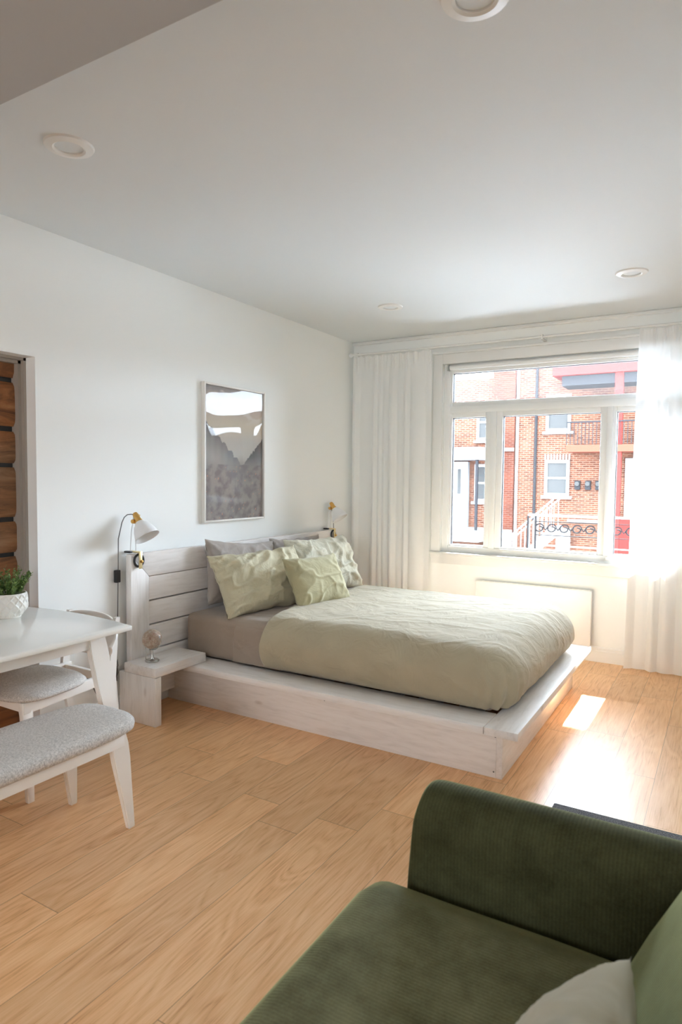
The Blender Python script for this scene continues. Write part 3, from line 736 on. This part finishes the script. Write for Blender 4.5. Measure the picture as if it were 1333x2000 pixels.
def taper_leg(top, bot, hy_top, hy_mid, hy_bot, hx, zt, sgnx, sgny):
    "leg with a wide blade in y that swells below the apron then tapers"
    b = MB(); secs = [(0, hy_top, hx), (0.10, hy_mid, hx), (0.25, hy_mid*0.98, hx), (0.6, (hy_mid+hy_bot)/2, hx*0.9), (1, hy_bot, hx*0.8)]
    rings = []
    for t, a, c in secs:
        cx_ = top[0]+(bot[0]-top[0])*t; cy_ = top[1]+(bot[1]-top[1])*t; z = zt*(1-t)
        rings.append([b.b.verts.new((cx_+sx*c, cy_+sy_*a, z)) for sx, sy_ in ((-1, -1), (1, -1), (1, 1), (-1, 1))])
    for r0, r1 in zip(rings, rings[1:]):
        for k in range(4): b.b.faces.new((r0[k], r0[(k+1) % 4], r1[(k+1) % 4], r1[k]))
    b.b.faces.new(rings[0]); b.b.faces.new(rings[-1][::-1])
    bmesh.ops.recalc_face_normals(b.b, faces=b.b.faces[:])
    bmesh.ops.bevel(b.b, geom=b.b.edges[:], offset=0.004, segments=2, affect='EDGES')
    return b
for (x, y) in TA:
    sx = 1 if x > 0.4 else -1; sy_ = 1 if y > -4 else -1
    taper_leg((x, y-0.01*sy_), (x+0.055*sx, y+0.10*sy_), 0.040, 0.046, 0.022, 0.016, TZ-0.0225, sx, sy_).build('leg', M['furn'], tb, smooth='auto')

# ------------------------------------------------------------------ bench
bn = thing('dining_bench', 'white bench with a heather grey padded seat, beside the table', 'bench', (0.9, -4.1, 0))
BX0, BX1, BY0, BY1 = 0.700, 1.085, -4.85, -3.575
def bench_seat(u, v):
    a = 2*PI*u
    # superellipse outline, boat-shaped ends
    ca_, sa_ = math.cos(a), math.sin(a)
    ex = 0.34
    X = math.copysign(abs(ca_)**ex, ca_); Y = math.copysign(abs(sa_)**0.22, sa_)
    hx, hy = (BX1-BX0)/2, (BY1-BY0)/2
    r, z = [(0.0, 0.462), (0.5, 0.462), (0.85, 0.460), (0.95, 0.453), (0.99, 0.442), (1.0, 0.428), (0.985, 0.412), (0.93, 0.404), (0.0, 0.404)][round(v*8)]
    bow = 0.028*(1-X*X)*math.copysign(1, Y) if abs(Y) > 0.9 else 0
    off = (1-r)*0
    rx = max(hx - (1-r)*hx, 0); 
    inset = (1-r)*hx if r > 0 else hx
    if r == 0: return Vector(((BX0+BX1)/2 + X*0.0005, (BY0+BY1)/2 + Y*(hy-hx), z))
    return Vector(((BX0+BX1)/2 + X*(hx-inset), (BY0+BY1)/2 + Y*(hy-inset) + bow*r, z))
b = MB(); b.grid(120, 9, bench_seat, closed_u=True); b.build('seat_pad', M['heather'], bn, smooth=True)
b = MB().box(BX1-0.050, BX1-0.030, BY0+0.07, BY1-0.07, 0.355, 0.403, 0.002).box(BX0+0.030, BX0+0.050, BY0+0.07, BY1-0.07, 0.355, 0.403, 0.002)
b.box(BX0+0.05, BX1-0.05, BY1-0.09, BY1-0.07, 0.355, 0.403, 0.002).box(BX0+0.05, BX1-0.05, BY0+0.07, BY0+0.09, 0.355, 0.403, 0.002)
b.build('apron', M['furn'], bn, smooth='auto')
for sx in (1, -1):
    for sy_ in (1, -1):
        x = BX1-0.045 if sx > 0 else BX0+0.030; y = BY1-0.085 if sy_ > 0 else BY0+0.085
        taper_leg((x, y-0.008*sy_), (x-0.008 if sx > 0 else x-0.055, y+0.062*sy_), 0.034, 0.040, 0.016, 0.014, 0.4035, sx, sy_).build('leg', M['furn'], bn, smooth='auto')

# ------------------------------------------------------------------ chair (local: faces -y, seat centre at origin)
def make_chair(loc, rz, label):
    t = thing('dining_chair', label, 'chair', loc, local=True); t.rotation_euler = (0, 0, rz)
    def seat(u, v):
        a = 2*PI*u; ca_, sa_ = math.cos(a), math.sin(a)
        X = math.copysign(abs(ca_)**0.62, ca_); Y = math.copysign(abs(sa_)**0.62, sa_)
        r, z = [(0.0, 0.480), (0.5, 0.479), (0.80, 0.474), (0.93, 0.464), (1.0, 0.450), (0.97, 0.438), (0.0, 0.436)][round(v*6)]
        wd = 0.245*(1-0.10*Y); return Vector((X*wd*r, Y*0.215*r, z))
    b = MB(); b.grid(80, 7, seat, closed_u=True); b.build('seat_pad', M['heather'], t, smooth=True)
    # side rails run back beyond the seat to the rear posts
    for s in (1, -1):
        MB().hexa([(s*0.205-0.010, -0.17, 0.385), (s*0.205+0.010, -0.17, 0.385), (s*0.160+0.010, 0.345, 0.395), (s*0.160-0.010, 0.345, 0.395)],
                  [(s*0.205-0.010, -0.17, 0.436), (s*0.205+0.010, -0.17, 0.436), (s*0.160+0.010, 0.345, 0.442), (s*0.160-0.010, 0.345, 0.442)], 0.002).build('side_rail', M['furn'], t, smooth='auto')
        MB().hexa([(s*0.225-0.012, -0.170, 0), (s*0.225+0.012, -0.170, 0), (s*0.225+0.012, -0.140, 0), (s*0.225-0.012, -0.140, 0)],
                  [(s*0.195-0.014, -0.175, 0.436), (s*0.195+0.014, -0.175, 0.436), (s*0.195+0.014, -0.125, 0.436), (s*0.195-0.014, -0.125, 0.436)], 0.003).build('leg', M['furn'], t, smooth='auto')
        b = MB(); ys = [(0.0, 0.385, 0.013), (0.25, 0.340, 0.019), (0.42, 0.322, 0.021), (0.60, 0.338, 0.018), (0.712, 0.358, 0.012)]
        rings = [[b.b.verts.new((s*(0.178)+sx*0.011, yy+sy_*h, z)) for sx, sy_ in ((-1, -1), (1, -1), (1, 1), (-1, 1))] for z, yy, h in ys]
        for r0, r1 in zip(rings, rings[1:]):
            for k in range(4): b.b.faces.new((r0[k], r0[(k+1) % 4], r1[(k+1) % 4], r1[k]))
        b.b.faces.new(rings[0][::-1]); b.b.faces.new(rings[-1]); b.build('rear_leg', M['furn'], t, smooth='auto')
    MB().box(-0.185, 0.185, -0.165, -0.145, 0.39, 0.434, 0.002).build('cross_rail', M['furn'], t, smooth='auto')
    MB().box(-0.155, 0.155, 0.305, 0.325, 0.39, 0.434, 0.002).build('cross_rail', M['furn'], t, smooth='auto')
    def back(u, v):
        s = u*2-1; x = 0.262*math.sin(s*1.15)/math.sin(1.15)
        y = 0.350 - 0.085*(s*s) ; hh = 0.105*(1-0.80*abs(s)**2.6)**1
        zc = 0.615 + 0.0*abs(s)
        vv = v*2-1
        return Vector((x, y + 0.018*vv*(1) , zc + hh*vv))
    b = MB(); b.grid(40, 16, back); o = b.build('backrest', M['furn'], t, smooth=True)
    md = o.modifiers.new('t', 'SOLIDIFY'); md.thickness = 0.014; md.offset = 0
    return t
make_chair((0.280, -3.530, 0), 0.0, 'white dining chair with a round grey seat, pushed under the table end')

# ------------------------------------------------------------------ potted plant
pt = thing('potted_plant', 'small green leafy plant in a white diamond-patterned pot on the table', 'plant', (0.213, -3.583, TZ), local=True)
def potf(u, v):
    a = 2*PI*u; z = 0.112*v
    r = 0.052 + 0.024*sm(0, 0.45, v) + 0.004*math.sin(v*PI)
    if 0.06 < v < 0.95:
        k1 = (u*13 + v*2.6) % 1; k2 = (u*13 - v*2.6) % 1
        d = min(min(k1, 1-k1), min(k2, 1-k2)); r += 0.0045*(1-sm(0.0, 0.22, d)) - 0.001
    return Vector((r*math.cos(a), r*math.sin(a), z))
b = MB(); V = b.grid(260, 60, potf, closed_u=True)
inner = [[b.b.verts.new((0.070*k*math.cos(2*PI*i/260), 0.070*k*math.sin(2*PI*i/260), z)) for i in range(260)] for k, z in ((1, 0.112), (0.98, 0.095))]
for i in range(260):
    j = (i+1) % 260
    b.b.faces.new((V[i][59], V[j][59], inner[0][j], inner[0][i])); b.b.faces.new((inner[0][i], inner[0][j], inner[1][j], inner[1][i]))
b.b.faces.new([V[i][0] for i in range(260)][::-1]); b.build('pot', plain('pot_ceramic', (0.74, 0.72, 0.67), 0.4), pt, smooth=True)
MB().lathe([(0.002, 0.096), (0.068, 0.096), (0.068, 0.090)], 30).build('soil', plain('soil', (0.03, 0.022, 0.015), 0.9), pt)
rnd = random.Random(5); lf = MB(); stems = MB(); lf2 = MB()
for k in range(95):
    a = rnd.uniform(0, 2*PI); rr = rnd.uniform(0, 0.055); tilt = rnd.uniform(0.15, 1.0)
    base = Vector((rr*math.cos(a), rr*math.sin(a), 0.095)); L = rnd.uniform(0.065, 0.135)
    d = Vector((math.cos(a)*tilt, math.sin(a)*tilt, 1)).normalized(); tip = base + d*L
    stems.tube([base, base+d*L*0.5+Vector((0, 0, 0.004)), tip], 0.0009, 5)
    for q_ in range(9):
        f = 0.25 + 0.75*q_/8; p_ = base + d*L*f
        th = rnd.uniform(0, 2*PI); ld = (Vector((math.cos(th), math.sin(th), rnd.uniform(0.0, 0.9))) + d*0.5).normalized()
        sd = ld.cross(Vector((0, 0, 1))).normalized(); nn = sd.cross(ld)
        s_ = rnd.uniform(0.006, 0.011); tgt = lf if rnd.random() < 0.7 else lf2
        vs = [tgt.b.verts.new(p_ + ld*s_*x*1.5 + sd*s_*y*0.62 + nn*s_*z) for x, y, z in ((0, 0, 0), (0.35, -0.8, 0.12), (0.8, -0.75, 0.16), (1.15, 0, 0.05), (0.8, 0.75, 0.16), (0.35, 0.8, 0.12))]
        tgt.b.faces.new(vs)
stems.build('stems', plain('stem_green', (0.10, 0.14, 0.04), 0.6), pt)
o = lf.build('foliage', plain('leaf_green', (0.10, 0.19, 0.045), 0.5, var=0.3), pt, recalc=False)
o = lf2.build('young_leaves', plain('leaf_light_green', (0.22, 0.33, 0.09), 0.5, var=0.2), pt, recalc=False)

# ------------------------------------------------------------------ wall outlet and cables
ou = thing('wall_outlet', 'small white electrical outlet low on the wall behind the chair', 'outlet', (0, -3.115, 0.36))
MB().box(0, 0.006, -3.15, -3.08, 0.33, 0.445, 0.002).build('cover_plate', M['outlet'], ou, smooth='auto')
MB().box(0.006, 0.035, -3.135, -3.095, 0.34, 0.375, 0.004).build('plug', M['outlet'], ou, smooth='auto')
cb1 = MB().tube([(0.02, -3.05, 0.36), (0.03, -3.03, 0.32), (0.03, -2.99, 0.26), (0.03, -2.96, 0.20), (0.04, -2.90, 0.07), (0.05, -2.86, 0.012), (0.06, -2.83, 0.006)], 0.004, 8).build('cable', M['cord'], None, smooth=True)
tag(cb1, 'dark cable running down the wall behind the chair to the floor', 'cable')
cb2 = MB()
cb2.tube([(0.03, -2.83+0.03*math.sin(k*0.9), 0.33+0.035*math.cos(k*0.9)-k*0.006) for k in range(14)], 0.0035, 7).build('cable_bundle', M['cord'], None, smooth=True)
tag(bpy.data.objects['cable_bundle'], 'looped dark cable bundle beside the foot of the headboard', 'cable')

# ------------------------------------------------------------------ sofa
sf = thing('sofa', 'dark green corduroy sofa in the foreground', 'sofa', (2.8, -5.0, 0))
def softbox(x0, x1, y0, y1, z0, z1, r, puff=0.0, n=(26, 26, 12), seed=0):
    "rounded, slightly puffed block"
    b = MB(); t = bmesh.new(); bmesh.ops.create_cube(t, size=2)
    bmesh.ops.subdivide_edges(t, edges=t.edges[:], cuts=18, use_grid_fill=True)
    hx, hy, hz = (x1-x0)/2, (y1-y0)/2, (z1-z0)/2; c = Vector(((x0+x1)/2, (y0+y1)/2, (z0+z1)/2))
    rr = min(r, hx, hy, hz)
    for v in t.verts:
        # cluster samples near the edges
        q = [math.copysign(abs(a)**0.8, a) for a in v.co]
        p_ = Vector((q[0]*hx, q[1]*hy, q[2]*hz))
        core = Vector((max(-hx+rr, min(hx-rr, p_.x)), max(-hy+rr, min(hy-rr, p_.y)), max(-hz+rr, min(hz-rr, p_.z))))
        d = p_-core
        if d.length > 1e-6: p_ = core + d.normalized()*rr
        if puff:
            u_, v_, w_ = p_.x/hx, p_.y/hy, p_.z/hz
            p_.z += puff*w_*(1-u_*u_)*(1-v_*v_); p_.x += puff*0.5*u_*(1-v_*v_)*(1-w_*w_); p_.y += puff*0.3*v_*(1-u_*u_)*(1-w_*w_)
        p_ += Vector((0, 0, 1))*0.004*N3(p_.x*5+seed, p_.y*5, p_.z*5)
        v.co = c+p_
    b.merge(t); return b
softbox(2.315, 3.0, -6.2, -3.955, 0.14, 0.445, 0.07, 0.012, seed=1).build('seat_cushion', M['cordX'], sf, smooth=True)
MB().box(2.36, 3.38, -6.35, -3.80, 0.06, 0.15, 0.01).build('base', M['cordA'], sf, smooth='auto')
# arm: rounded crest, front end rounded off
def arm(y0, y1):
    b = MB()
    sec = []
    w_, zt, rr = (y1-y0), 0.650, 0.075
    for k in range(13):
        a = PI*k/12; sec.append(((y0+y1)/2 - (w_/2)*math.cos(a)**1 * 1.0, zt - rr + rr*math.sin(a)))
    sec = [(y0+0.004, 0.06), (y0, 0.30)] + sec + [(y1, 0.30), (y1-0.004, 0.06)]
    xs = [(2.398, 0.82), (2.400, 0.90), (2.408, 0.96), (2.425, 1.0), (2.5, 1.0), (2.8, 1.0), (3.1, 1.0), (3.38, 1.0)]
    yc_ = (y0+y1)/2
    rings = []
    for i, (x, s) in enumerate(xs):
        rings.append([b.b.verts.new((x + (0.03*sm(0.45, 0.66, z) if i < 4 else 0), yc_+(y-yc_)*s, z if z < 0.1 else 0.06+(z-0.06)*(0.965+0.035*((s-0.82)/0.18)))) for y, z in sec])
    for r0, r1 in zip(rings, rings[1:]):
        for k in range(len(sec)-1): b.b.faces.new((r0[k], r0[k+1], r1[k+1], r1[k]))
        b.b.faces.new((r0[-1], r0[0], r1[0], r1[-1]))
    b.b.faces.new(rings[0][::-1]); b.b.faces.new(rings[-1])
    return b
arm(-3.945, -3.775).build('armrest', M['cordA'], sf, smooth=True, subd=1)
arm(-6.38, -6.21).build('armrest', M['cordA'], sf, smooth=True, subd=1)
b = MB()
def backf(u, v):
    y = -6.2 + 2.245*u; a = v
    pts = [(2.925, 0.40), (2.930, 0.46), (2.965, 0.54), (3.015, 0.64), (3.055, 0.72), (3.085, 0.77), (3.13, 0.795), (3.18, 0.785), (3.22, 0.74), (3.24, 0.60), (3.25, 0.40)]
    i = min(int(a*(len(pts)-1)), len(pts)-2); f = a*(len(pts)-1)-i
    x = pts[i][0]+(pts[i+1][0]-pts[i][0])*f; z = pts[i][1]+(pts[i+1][1]-pts[i][1])*f
    e = min(u, 1-u)*2.245; k = 1-sm(0, 0.07, e)
    xc, zc = 3.12, 0.55
    return Vector((x + (xc-x)*0.35*k*k - 0.012*math.sin(PI*u), y, z + (zc-z)*0.12*k*k))
b.grid(70, 31, backf)
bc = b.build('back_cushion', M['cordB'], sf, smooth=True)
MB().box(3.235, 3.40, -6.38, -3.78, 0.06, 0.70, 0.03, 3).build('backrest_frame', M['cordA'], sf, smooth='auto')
for x in (2.42, 3.32):
    for y in (-3.86, -6.29): MB().lathe([(0.016, 0), (0.024, 0.06)], 16, (x, y, 0)).build('foot', M['black'], sf, smooth='auto')
pillow('throw_pillow', 0.46, 0.46, 0.15, 31, M['throw'], (2.862, -4.635, 0.575), (-0.88, 0.12, 0.46), (0.42, 0.22, 0.86), 'pale khaki throw pillow leaning on the green sofa back', 'cushion', None, wr=0.6)

# ------------------------------------------------------------------ rug
def rug_mat():
    m, n, b = newmat('dark_grey_rug', rough=1.0); v = n.coord(); f = n.noise(v, 220, 3, 0.7)
    n.link(n.ramp(f, [(0.4, (0.03, 0.03, 0.032)), (0.62, (0.22, 0.22, 0.22))]), b.inputs['Base Color'])
    n.link(n.bump(f, 0.8, 0.008), b.inputs['Normal']); return m
b = MB(); b.box(2.463, 3.40, -3.76, -2.541, 0.0005, 0.032, 0.010)
o = b.build('rug', rug_mat(), smooth='auto'); origin(o, (2.9, -3.1, 0)); tag(o, 'dark grey rug edge on the floor behind the sofa arm', 'rug')

# ================================================================== outside
def brick(name, c1, c2, mortar, scale=1.0):
    m, n, b = newmat(name, rough=0.95)
    b.inputs['Specular IOR Level'].default_value = 0.04
    tc = n.add('ShaderNodeTexCoord'); sx = n.add('ShaderNodeSeparateXYZ'); n.link(tc.outputs['Object'], sx.inputs[0])
    cb = n.add('ShaderNodeCombineXYZ'); n.link(n.math('ADD', sx.outputs[0], sx.outputs[1]), cb.inputs[0]); n.link(sx.outputs[2], cb.inputs[1])
    br = n.add('ShaderNodeTexBrick'); n.link(cb.outputs[0], br.inputs['Vector'])
    br.inputs['Color1'].default_value = (*c1, 1); br.inputs['Color2'].default_value = (*c2, 1); br.inputs['Mortar'].default_value = (*mortar, 1)
    br.inputs['Scale'].default_value = scale; br.inputs['Brick Width'].default_value = 0.23; br.inputs['Row Height'].default_value = 0.075
    br.inputs['Mortar Size'].default_value = 0.009
    f = n.noise(tc.outputs['Object'], 1.3, 4)
    c = n.mix(1.0, br.outputs['Color'], n.ramp(f, [(0.3, (0.75, 0.78, 0.8)), (0.7, (1.15, 1.1, 1.05))]), 'MULTIPLY')
    n.link(c, b.inputs['Base Color']); return m
M['brickO'] = brick('orange_brick', (0.068, 0.025, 0.0145), (0.036, 0.0125, 0.008), (0.100, 0.066, 0.048))
M['brickR'] = brick('red_brick', (0.052, 0.015, 0.009), (0.036, 0.011, 0.007), (0.058, 0.032, 0.024))
M['owhite'] = plain('outdoor_white_paint', (0.13, 0.13, 0.13), 0.8, **{'Specular IOR Level': 0.1})
M['ored'] = plain('outdoor_red_paint', (0.11, 0.012, 0.010), 0.8, **{'Specular IOR Level': 0.05})
M['oorange'] = plain('outdoor_orange_paint', (0.095, 0.023, 0.014), 0.8, **{'Specular IOR Level': 0.05})
M['oglass'] = plain('outdoor_window_glass', (0.030, 0.030, 0.029), 0.8, **{'Specular IOR Level': 0.03})
M['ogrey'] = plain('outdoor_grey_metal', (0.012, 0.012, 0.013), 0.8, **{'Specular IOR Level': 0.05})
M['stone'] = plain('limestone', (0.12, 0.11, 0.10), 0.9)
M['bark'] = plain('bark', (0.03, 0.024, 0.02), 0.9)
GZ = -3.0
gd = struct(MB().box(-30, 30, 0.3, 45, GZ-0.2, GZ).build('ground', plain('street_snow', (0.35, 0.355, 0.36), 0.9, var=0.1)), 'pale street surface outside')

def house_window(parent, x0, x1, z0, z1, y, sill=True, mid=True):
    t = 0.11
    b = MB(); ring(b, x0, x1, z0, z1, t, y-0.06, y+0.02, 0.0)
    if mid: b.box(x0+t, x1-t, y-0.05, y, (z0+z1)/2-0.04, (z0+z1)/2+0.04)
    if sill: b.box(x0-0.10, x1+0.10, y-0.12, y+0.0, z0-0.10, z0)
    f = b.build('window', M['owhite'], parent)
    MB().box(x0+t, x1-t, y-0.02, y-0.01, z0+t, z1-t).build('pane', M['oglass'], f)
# main brick house
bh = thing('brick_house', 'orange brick row house with a red balcony across the street', 'house', (0, 20, GZ))
MB().box(-4.02, 6.0, 20, 24, GZ, 7.2).build('wall', M['brickO'], bh)
MB().box(-4.10, -4.0, 19.93, 20.0, GZ, 7.2).build('corner_trim', M['stone'], bh)
MB().tube([(-3.33, 19.9, -0.2), (-3.33, 19.9, 7.0)], 0.055, 10).build('downpipe', M['ogrey'], bh)
house_window(bh, -2.98, -2.07, 0.80, 2.15, 20)
house_window(bh, -2.98, -2.07, 3.22, 4.60, 20)
b = MB()
for k in range(9): b.box(-3.0+k*0.11, -2.94+k*0.11, 19.96, 20, 2.17, 2.36)
b.build('brick_lintel', M['stone'], bh)
MB().box(-1.98, 4.0, 18.8, 20, 2.40, 2.64).build('balcony_floor', M['oorange'], bh)
b = MB().box(-1.98, 4.0, 18.8, 18.84, 3.42, 3.47)
for k in range(48): b.box(-1.98+k*0.125, -1.955+k*0.125, 18.81, 18.83, 2.66, 3.42)
b.build('balcony_railing', M['ogrey'], bh)
MB().box(-2.5, 4.2, 18.7, 20, 5.10, 5.42).build('balcony_roof', M['ored'], bh)
MB().box(-2.2, 4.0, 18.9, 20, 4.75, 5.08).build('roof_soffit', M['ogrey'], bh)
MB().box(-0.42, -0.15, 18.84, 18.98, -1.2, 5.1).build('balcony_post', M['ored'], bh)
MB().box(0.35, 0.75, 19.80, 19.95, -1.2, 5.1).build('door_frame', M['ored'], bh)
b = MB().box(-0.14, 0.34, 19.86, 19.98, 0.1, 2.2); b.build('door', M['owhite'], bh)
MB().box(-0.5, 0.36, 19.80, 19.97, -1.2, 0.1).build('door_base', M['ored'], bh)
MB().box(-2.1, 6, 19.9, 20, -0.15, -0.05).build('stone_band', M['stone'], bh)
MB().box(-2.45, -1.98, 19.75, 20.0, -2.6, -0.4).build('basement_panel', M['owhite'], bh)
mp = None
for k, x in enumerate((-1.77, -1.40, -1.04)):
    t = thing('electricity_meter', ('grey meter on the orange brick wall, leftmost of three', 'grey meter on the orange brick wall, middle of three', 'grey meter on the orange brick wall, rightmost, by the window mullion')[k], 'meter', (x, 19.95, 1.05), 'electricity meters on the brick wall', local=True) if mp is None else None
    if mp is None:
        MB().box(-0.10, 0.10, -0.06, 0.048, 0, 0.34, 0.02).build('housing', M['ogrey'], t)
        MB().lathe([(0.085, 0), (0.08, 0.07), (0.001, 0.085)], 20, (0, -0.06, 0.22), (0, -1, 0)).build('dial_cover', M['oglass'], t)
        mp = t
    else: dup(mp, (x, 19.95, 1.05), None, ('grey meter on the orange brick wall, middle of three', 'grey meter on the orange brick wall, rightmost, by the window mullion')[k-1])
# the rest of the row, farther right
for k, x0 in enumerate((6.15, 14.3, 22.4)):
    rh = thing('row_house', ('brick row house next to the balcony house, further right along the street', 'brick row house two doors right of the balcony house, seen mirrored in the picture', 'last brick row house at the right end of the street')[k], 'house', (x0+4, 20, GZ))
    MB().box(x0, x0+8.0, 20.2, 24, GZ, 3.5).build('wall', M['brickR'] if k != 1 else M['brickO'], rh)
    for wx in (1.0, 3.3, 5.8):
        for wz in (-1.9, 0.9): house_window(rh, x0+wx, x0+wx+1.0, wz, wz+1.6, 20.2)
    MB().box(x0+0.5, x0+7.5, 19.0, 20.2, 0.2, 0.4).build('balcony_floor', M['owhite'], rh)
# neighbour bay in redder brick, set forward
nb = thing('red_brick_house', 'redder brick house front beside the orange one', 'house', (-4.6, 20, GZ))
MB().box(-5.00, -4.12, 19.8, 24, GZ, 6.6).build('wall', M['brickR'], nb)
MB().box(-4.75, -4.12, 19.72, 19.8, 2.50, 2.62).build('stone_band', M['stone'], nb)
for k in range(6):
    pass
MB().box(-4.95, -4.12, 19.2, 19.8, GZ, -0.55).build('front_step', M['stone'], nb)
# pale staircase climbing to the main house
st = thing('outdoor_staircase', 'white outdoor staircase with railings below the brick house window', 'staircase', (-3.2, 18, GZ))
b = MB(); n_s = 12
for k in range(n_s):
    x = -4.0 + k*0.165; z = -1.95 + k*0.155
    b.box(x, x+0.20, 17.4, 18.4, z-0.03, z)
b.build('treads', M['owhite'], st)
for y in (17.38, 18.4):
    MB().prism([(-4.05, -2.2), (-3.85, -2.2), (-1.95, -0.42), (-1.95, -0.18), (-2.1, -0.18)], 1, y, y+0.04).build('stringer', M['owhite'], st)
    b = MB().tube([(-4.0, y, -1.05), (-2.05, y, 0.75)], 0.028, 8)
    for k in range(14): b.tube([(-3.98+k*0.145, y, -1.95+k*0.134), (-3.98+k*0.145, y, -1.03+k*0.134)], 0.012, 6)
    b.build('handrail', M['owhite'], st)
# our own balcony outside the window
br_ = thing('balcony_railing', 'black and white iron railing with a scrollwork band, right outside the window', 'railing', (2.2, 1.5, 0))
rx0 = 1.34
b = MB().box(1.27, 4.6, 1.478, 1.522, 1.040, 1.062); b.build('top_rail', M['owhite'], br_)
for x in (1.266, 1.345, 3.0, 4.5): MB().box(x-0.008, x+0.008, 1.49, 1.51, -0.118, 1.04).build('post', M['ogrey'], br_)
for z in (0.985, 0.845): MB().box(1.345, 4.6, 1.494, 1.506, z-0.004, z+0.004).build('rail', M['ogrey'], br_)
for z in (0.74, 0.61, 0.45, 0.29, 0.12): MB().box(1.345, 4.6, 1.494, 1.506, z-0.006, z+0.006).build('rail', M['owhite'], br_)
b = MB()
for k in range(26):
    x = 1.385 + k*0.125; s = 1 if k % 2 else -1
    pts = [(x + 0.048*math.cos(a)*(1-i*0.02), 1.5, 0.915 + s*0.0 + 0.050*math.sin(a)*(1-i*0.035)) for i, a in enumerate([R(20+i*24) for i in range(19)])]
    b.tube(pts, 0.0075, 6)
    b.tube([(x+0.04, 1.5, 0.93), (x+0.062, 1.5, 0.90), (x+0.085, 1.5, 0.93)], 0.008, 6)
b.build('scrollwork', M['ogrey'], br_)
struct(MB().box(0.2, 5.0, 0.16, 1.6, -0.26, -0.12).build('floor_balcony', M['stone']), 'balcony slab outside the window')
struct(MB().box(-0.6, 5.2, 0.17, 1.88, 3.06, 3.22).build('ceiling_sun_blocker', M['owhite']), 'unseen slab added above the window to block high sun')  # unseen slab, sized to cut off the sun patch on the floor
# left neighbour: white porch, door, window
lh = thing('porch_house', 'brick house with white door and porch roof, seen through the left pane', 'house', (-6.5, 20, GZ))
MB().box(-9.5, -5.05, 20.2, 24, GZ, 5.4).build('wall', M['brickO'], lh)
house_window(lh, -5.80, -5.17, 0.50, 2.0, 20.2)
house_window(lh, -5.75, -5.17, 2.95, 4.4, 20.2)
b = MB().box(-7.6, -6.03, 20.0, 20.2, -0.55, 2.1); b.build('door_surround', M['owhite'], lh)
for x in (-6.75, -6.45): MB().box(x, x+0.12, 19.97, 20.0, 0.8, 1.8).build('door_light', M['oglass'], lh)
MB().box(-8.2, -5.06, 18.6, 20.2, 2.15, 2.62).build('porch_roof', M['owhite'], lh)
MB().box(-8.2, -5.06, 18.6, 20.2, -1.0, -0.55).build('porch_floor', M['owhite'], lh)
b = MB()
for x in (-5.25,): b.box(x, x+0.09, 18.65, 18.75, -0.6, 2.15)
b.build('porch_post', M['ogrey'], lh)
# shrubs
rnd = random.Random(8)
def shrub(x, y, z, r, h, label):
    b = MB()
    for k in range(260):
        a = rnd.uniform(0, 2*PI); e = rnd.uniform(-0.2, 1); rr = r*math.sqrt(max(0, 1-e*e*0.9))*rnd.uniform(0.6, 1)
        c = Vector((x+rr*math.cos(a), y+rr*math.sin(a), z + h*max(0, e)*rnd.uniform(0.7, 1)))
        d1 = Vector((rnd.uniform(-1, 1), rnd.uniform(-1, 1), rnd.uniform(-1, 1))).normalized()*0.07; d2 = d1.orthogonal().normalized()*0.05
        b.b.faces.new([b.b.verts.new(c+v) for v in (-d1, d2, d1, -d2)])
    o = b.build('shrub', M['shrub'], recalc=False); origin(o, (x, y, z)); tag(o, label, 'shrub', 'shrubs in front of the porch')
M['shrub'] = plain('shrub_leaves', (0.025, 0.03, 0.018), 0.8, var=0.4)
shrub(-6.35, 17.6, -2.2, 0.32, 0.95, 'dark shrub in front of the white porch, left of the two')
shrub(-5.55, 17.6, -2.2, 0.36, 0.90, 'dark shrub in front of the white porch, right of the two')
# bare tree between street and houses
tr = thing('bare_tree', 'leafless street tree with thin branches in front of the houses', 'tree', (-5.6, 15, GZ))
b = MB(); rnd = random.Random(3)
def branch(p_, d, L, r, lev):
    pts = [p_]; q_ = Vector(p_); dd = d.copy()
    for k in range(5):
        dd = (dd + Vector((rnd.uniform(-.25, .25), rnd.uniform(-.25, .25), rnd.uniform(-.08, .22)))).normalized(); q_ = q_ + dd*L/5; pts.append(q_.copy())
    b.tube(pts, [r*(1-0.13*k) for k in range(6)], 5 if lev else 9)
    if lev < 4:
        for k in range(3 if lev else 6):
            s = pts[rnd.randint(2, 5)]
            nd = (dd + Vector((rnd.uniform(-1, 1), rnd.uniform(-.7, .7), rnd.uniform(-.2, .7)))*0.9).normalized()
            branch(s, nd, L*rnd.uniform(0.5, 0.72), r*0.42, lev+1)
branch(Vector((-6.0, 14.0, GZ)), Vector((0.02, 0, 1)), 6.2, 0.09, 0)
b.build('branches', M['bark'], tr)
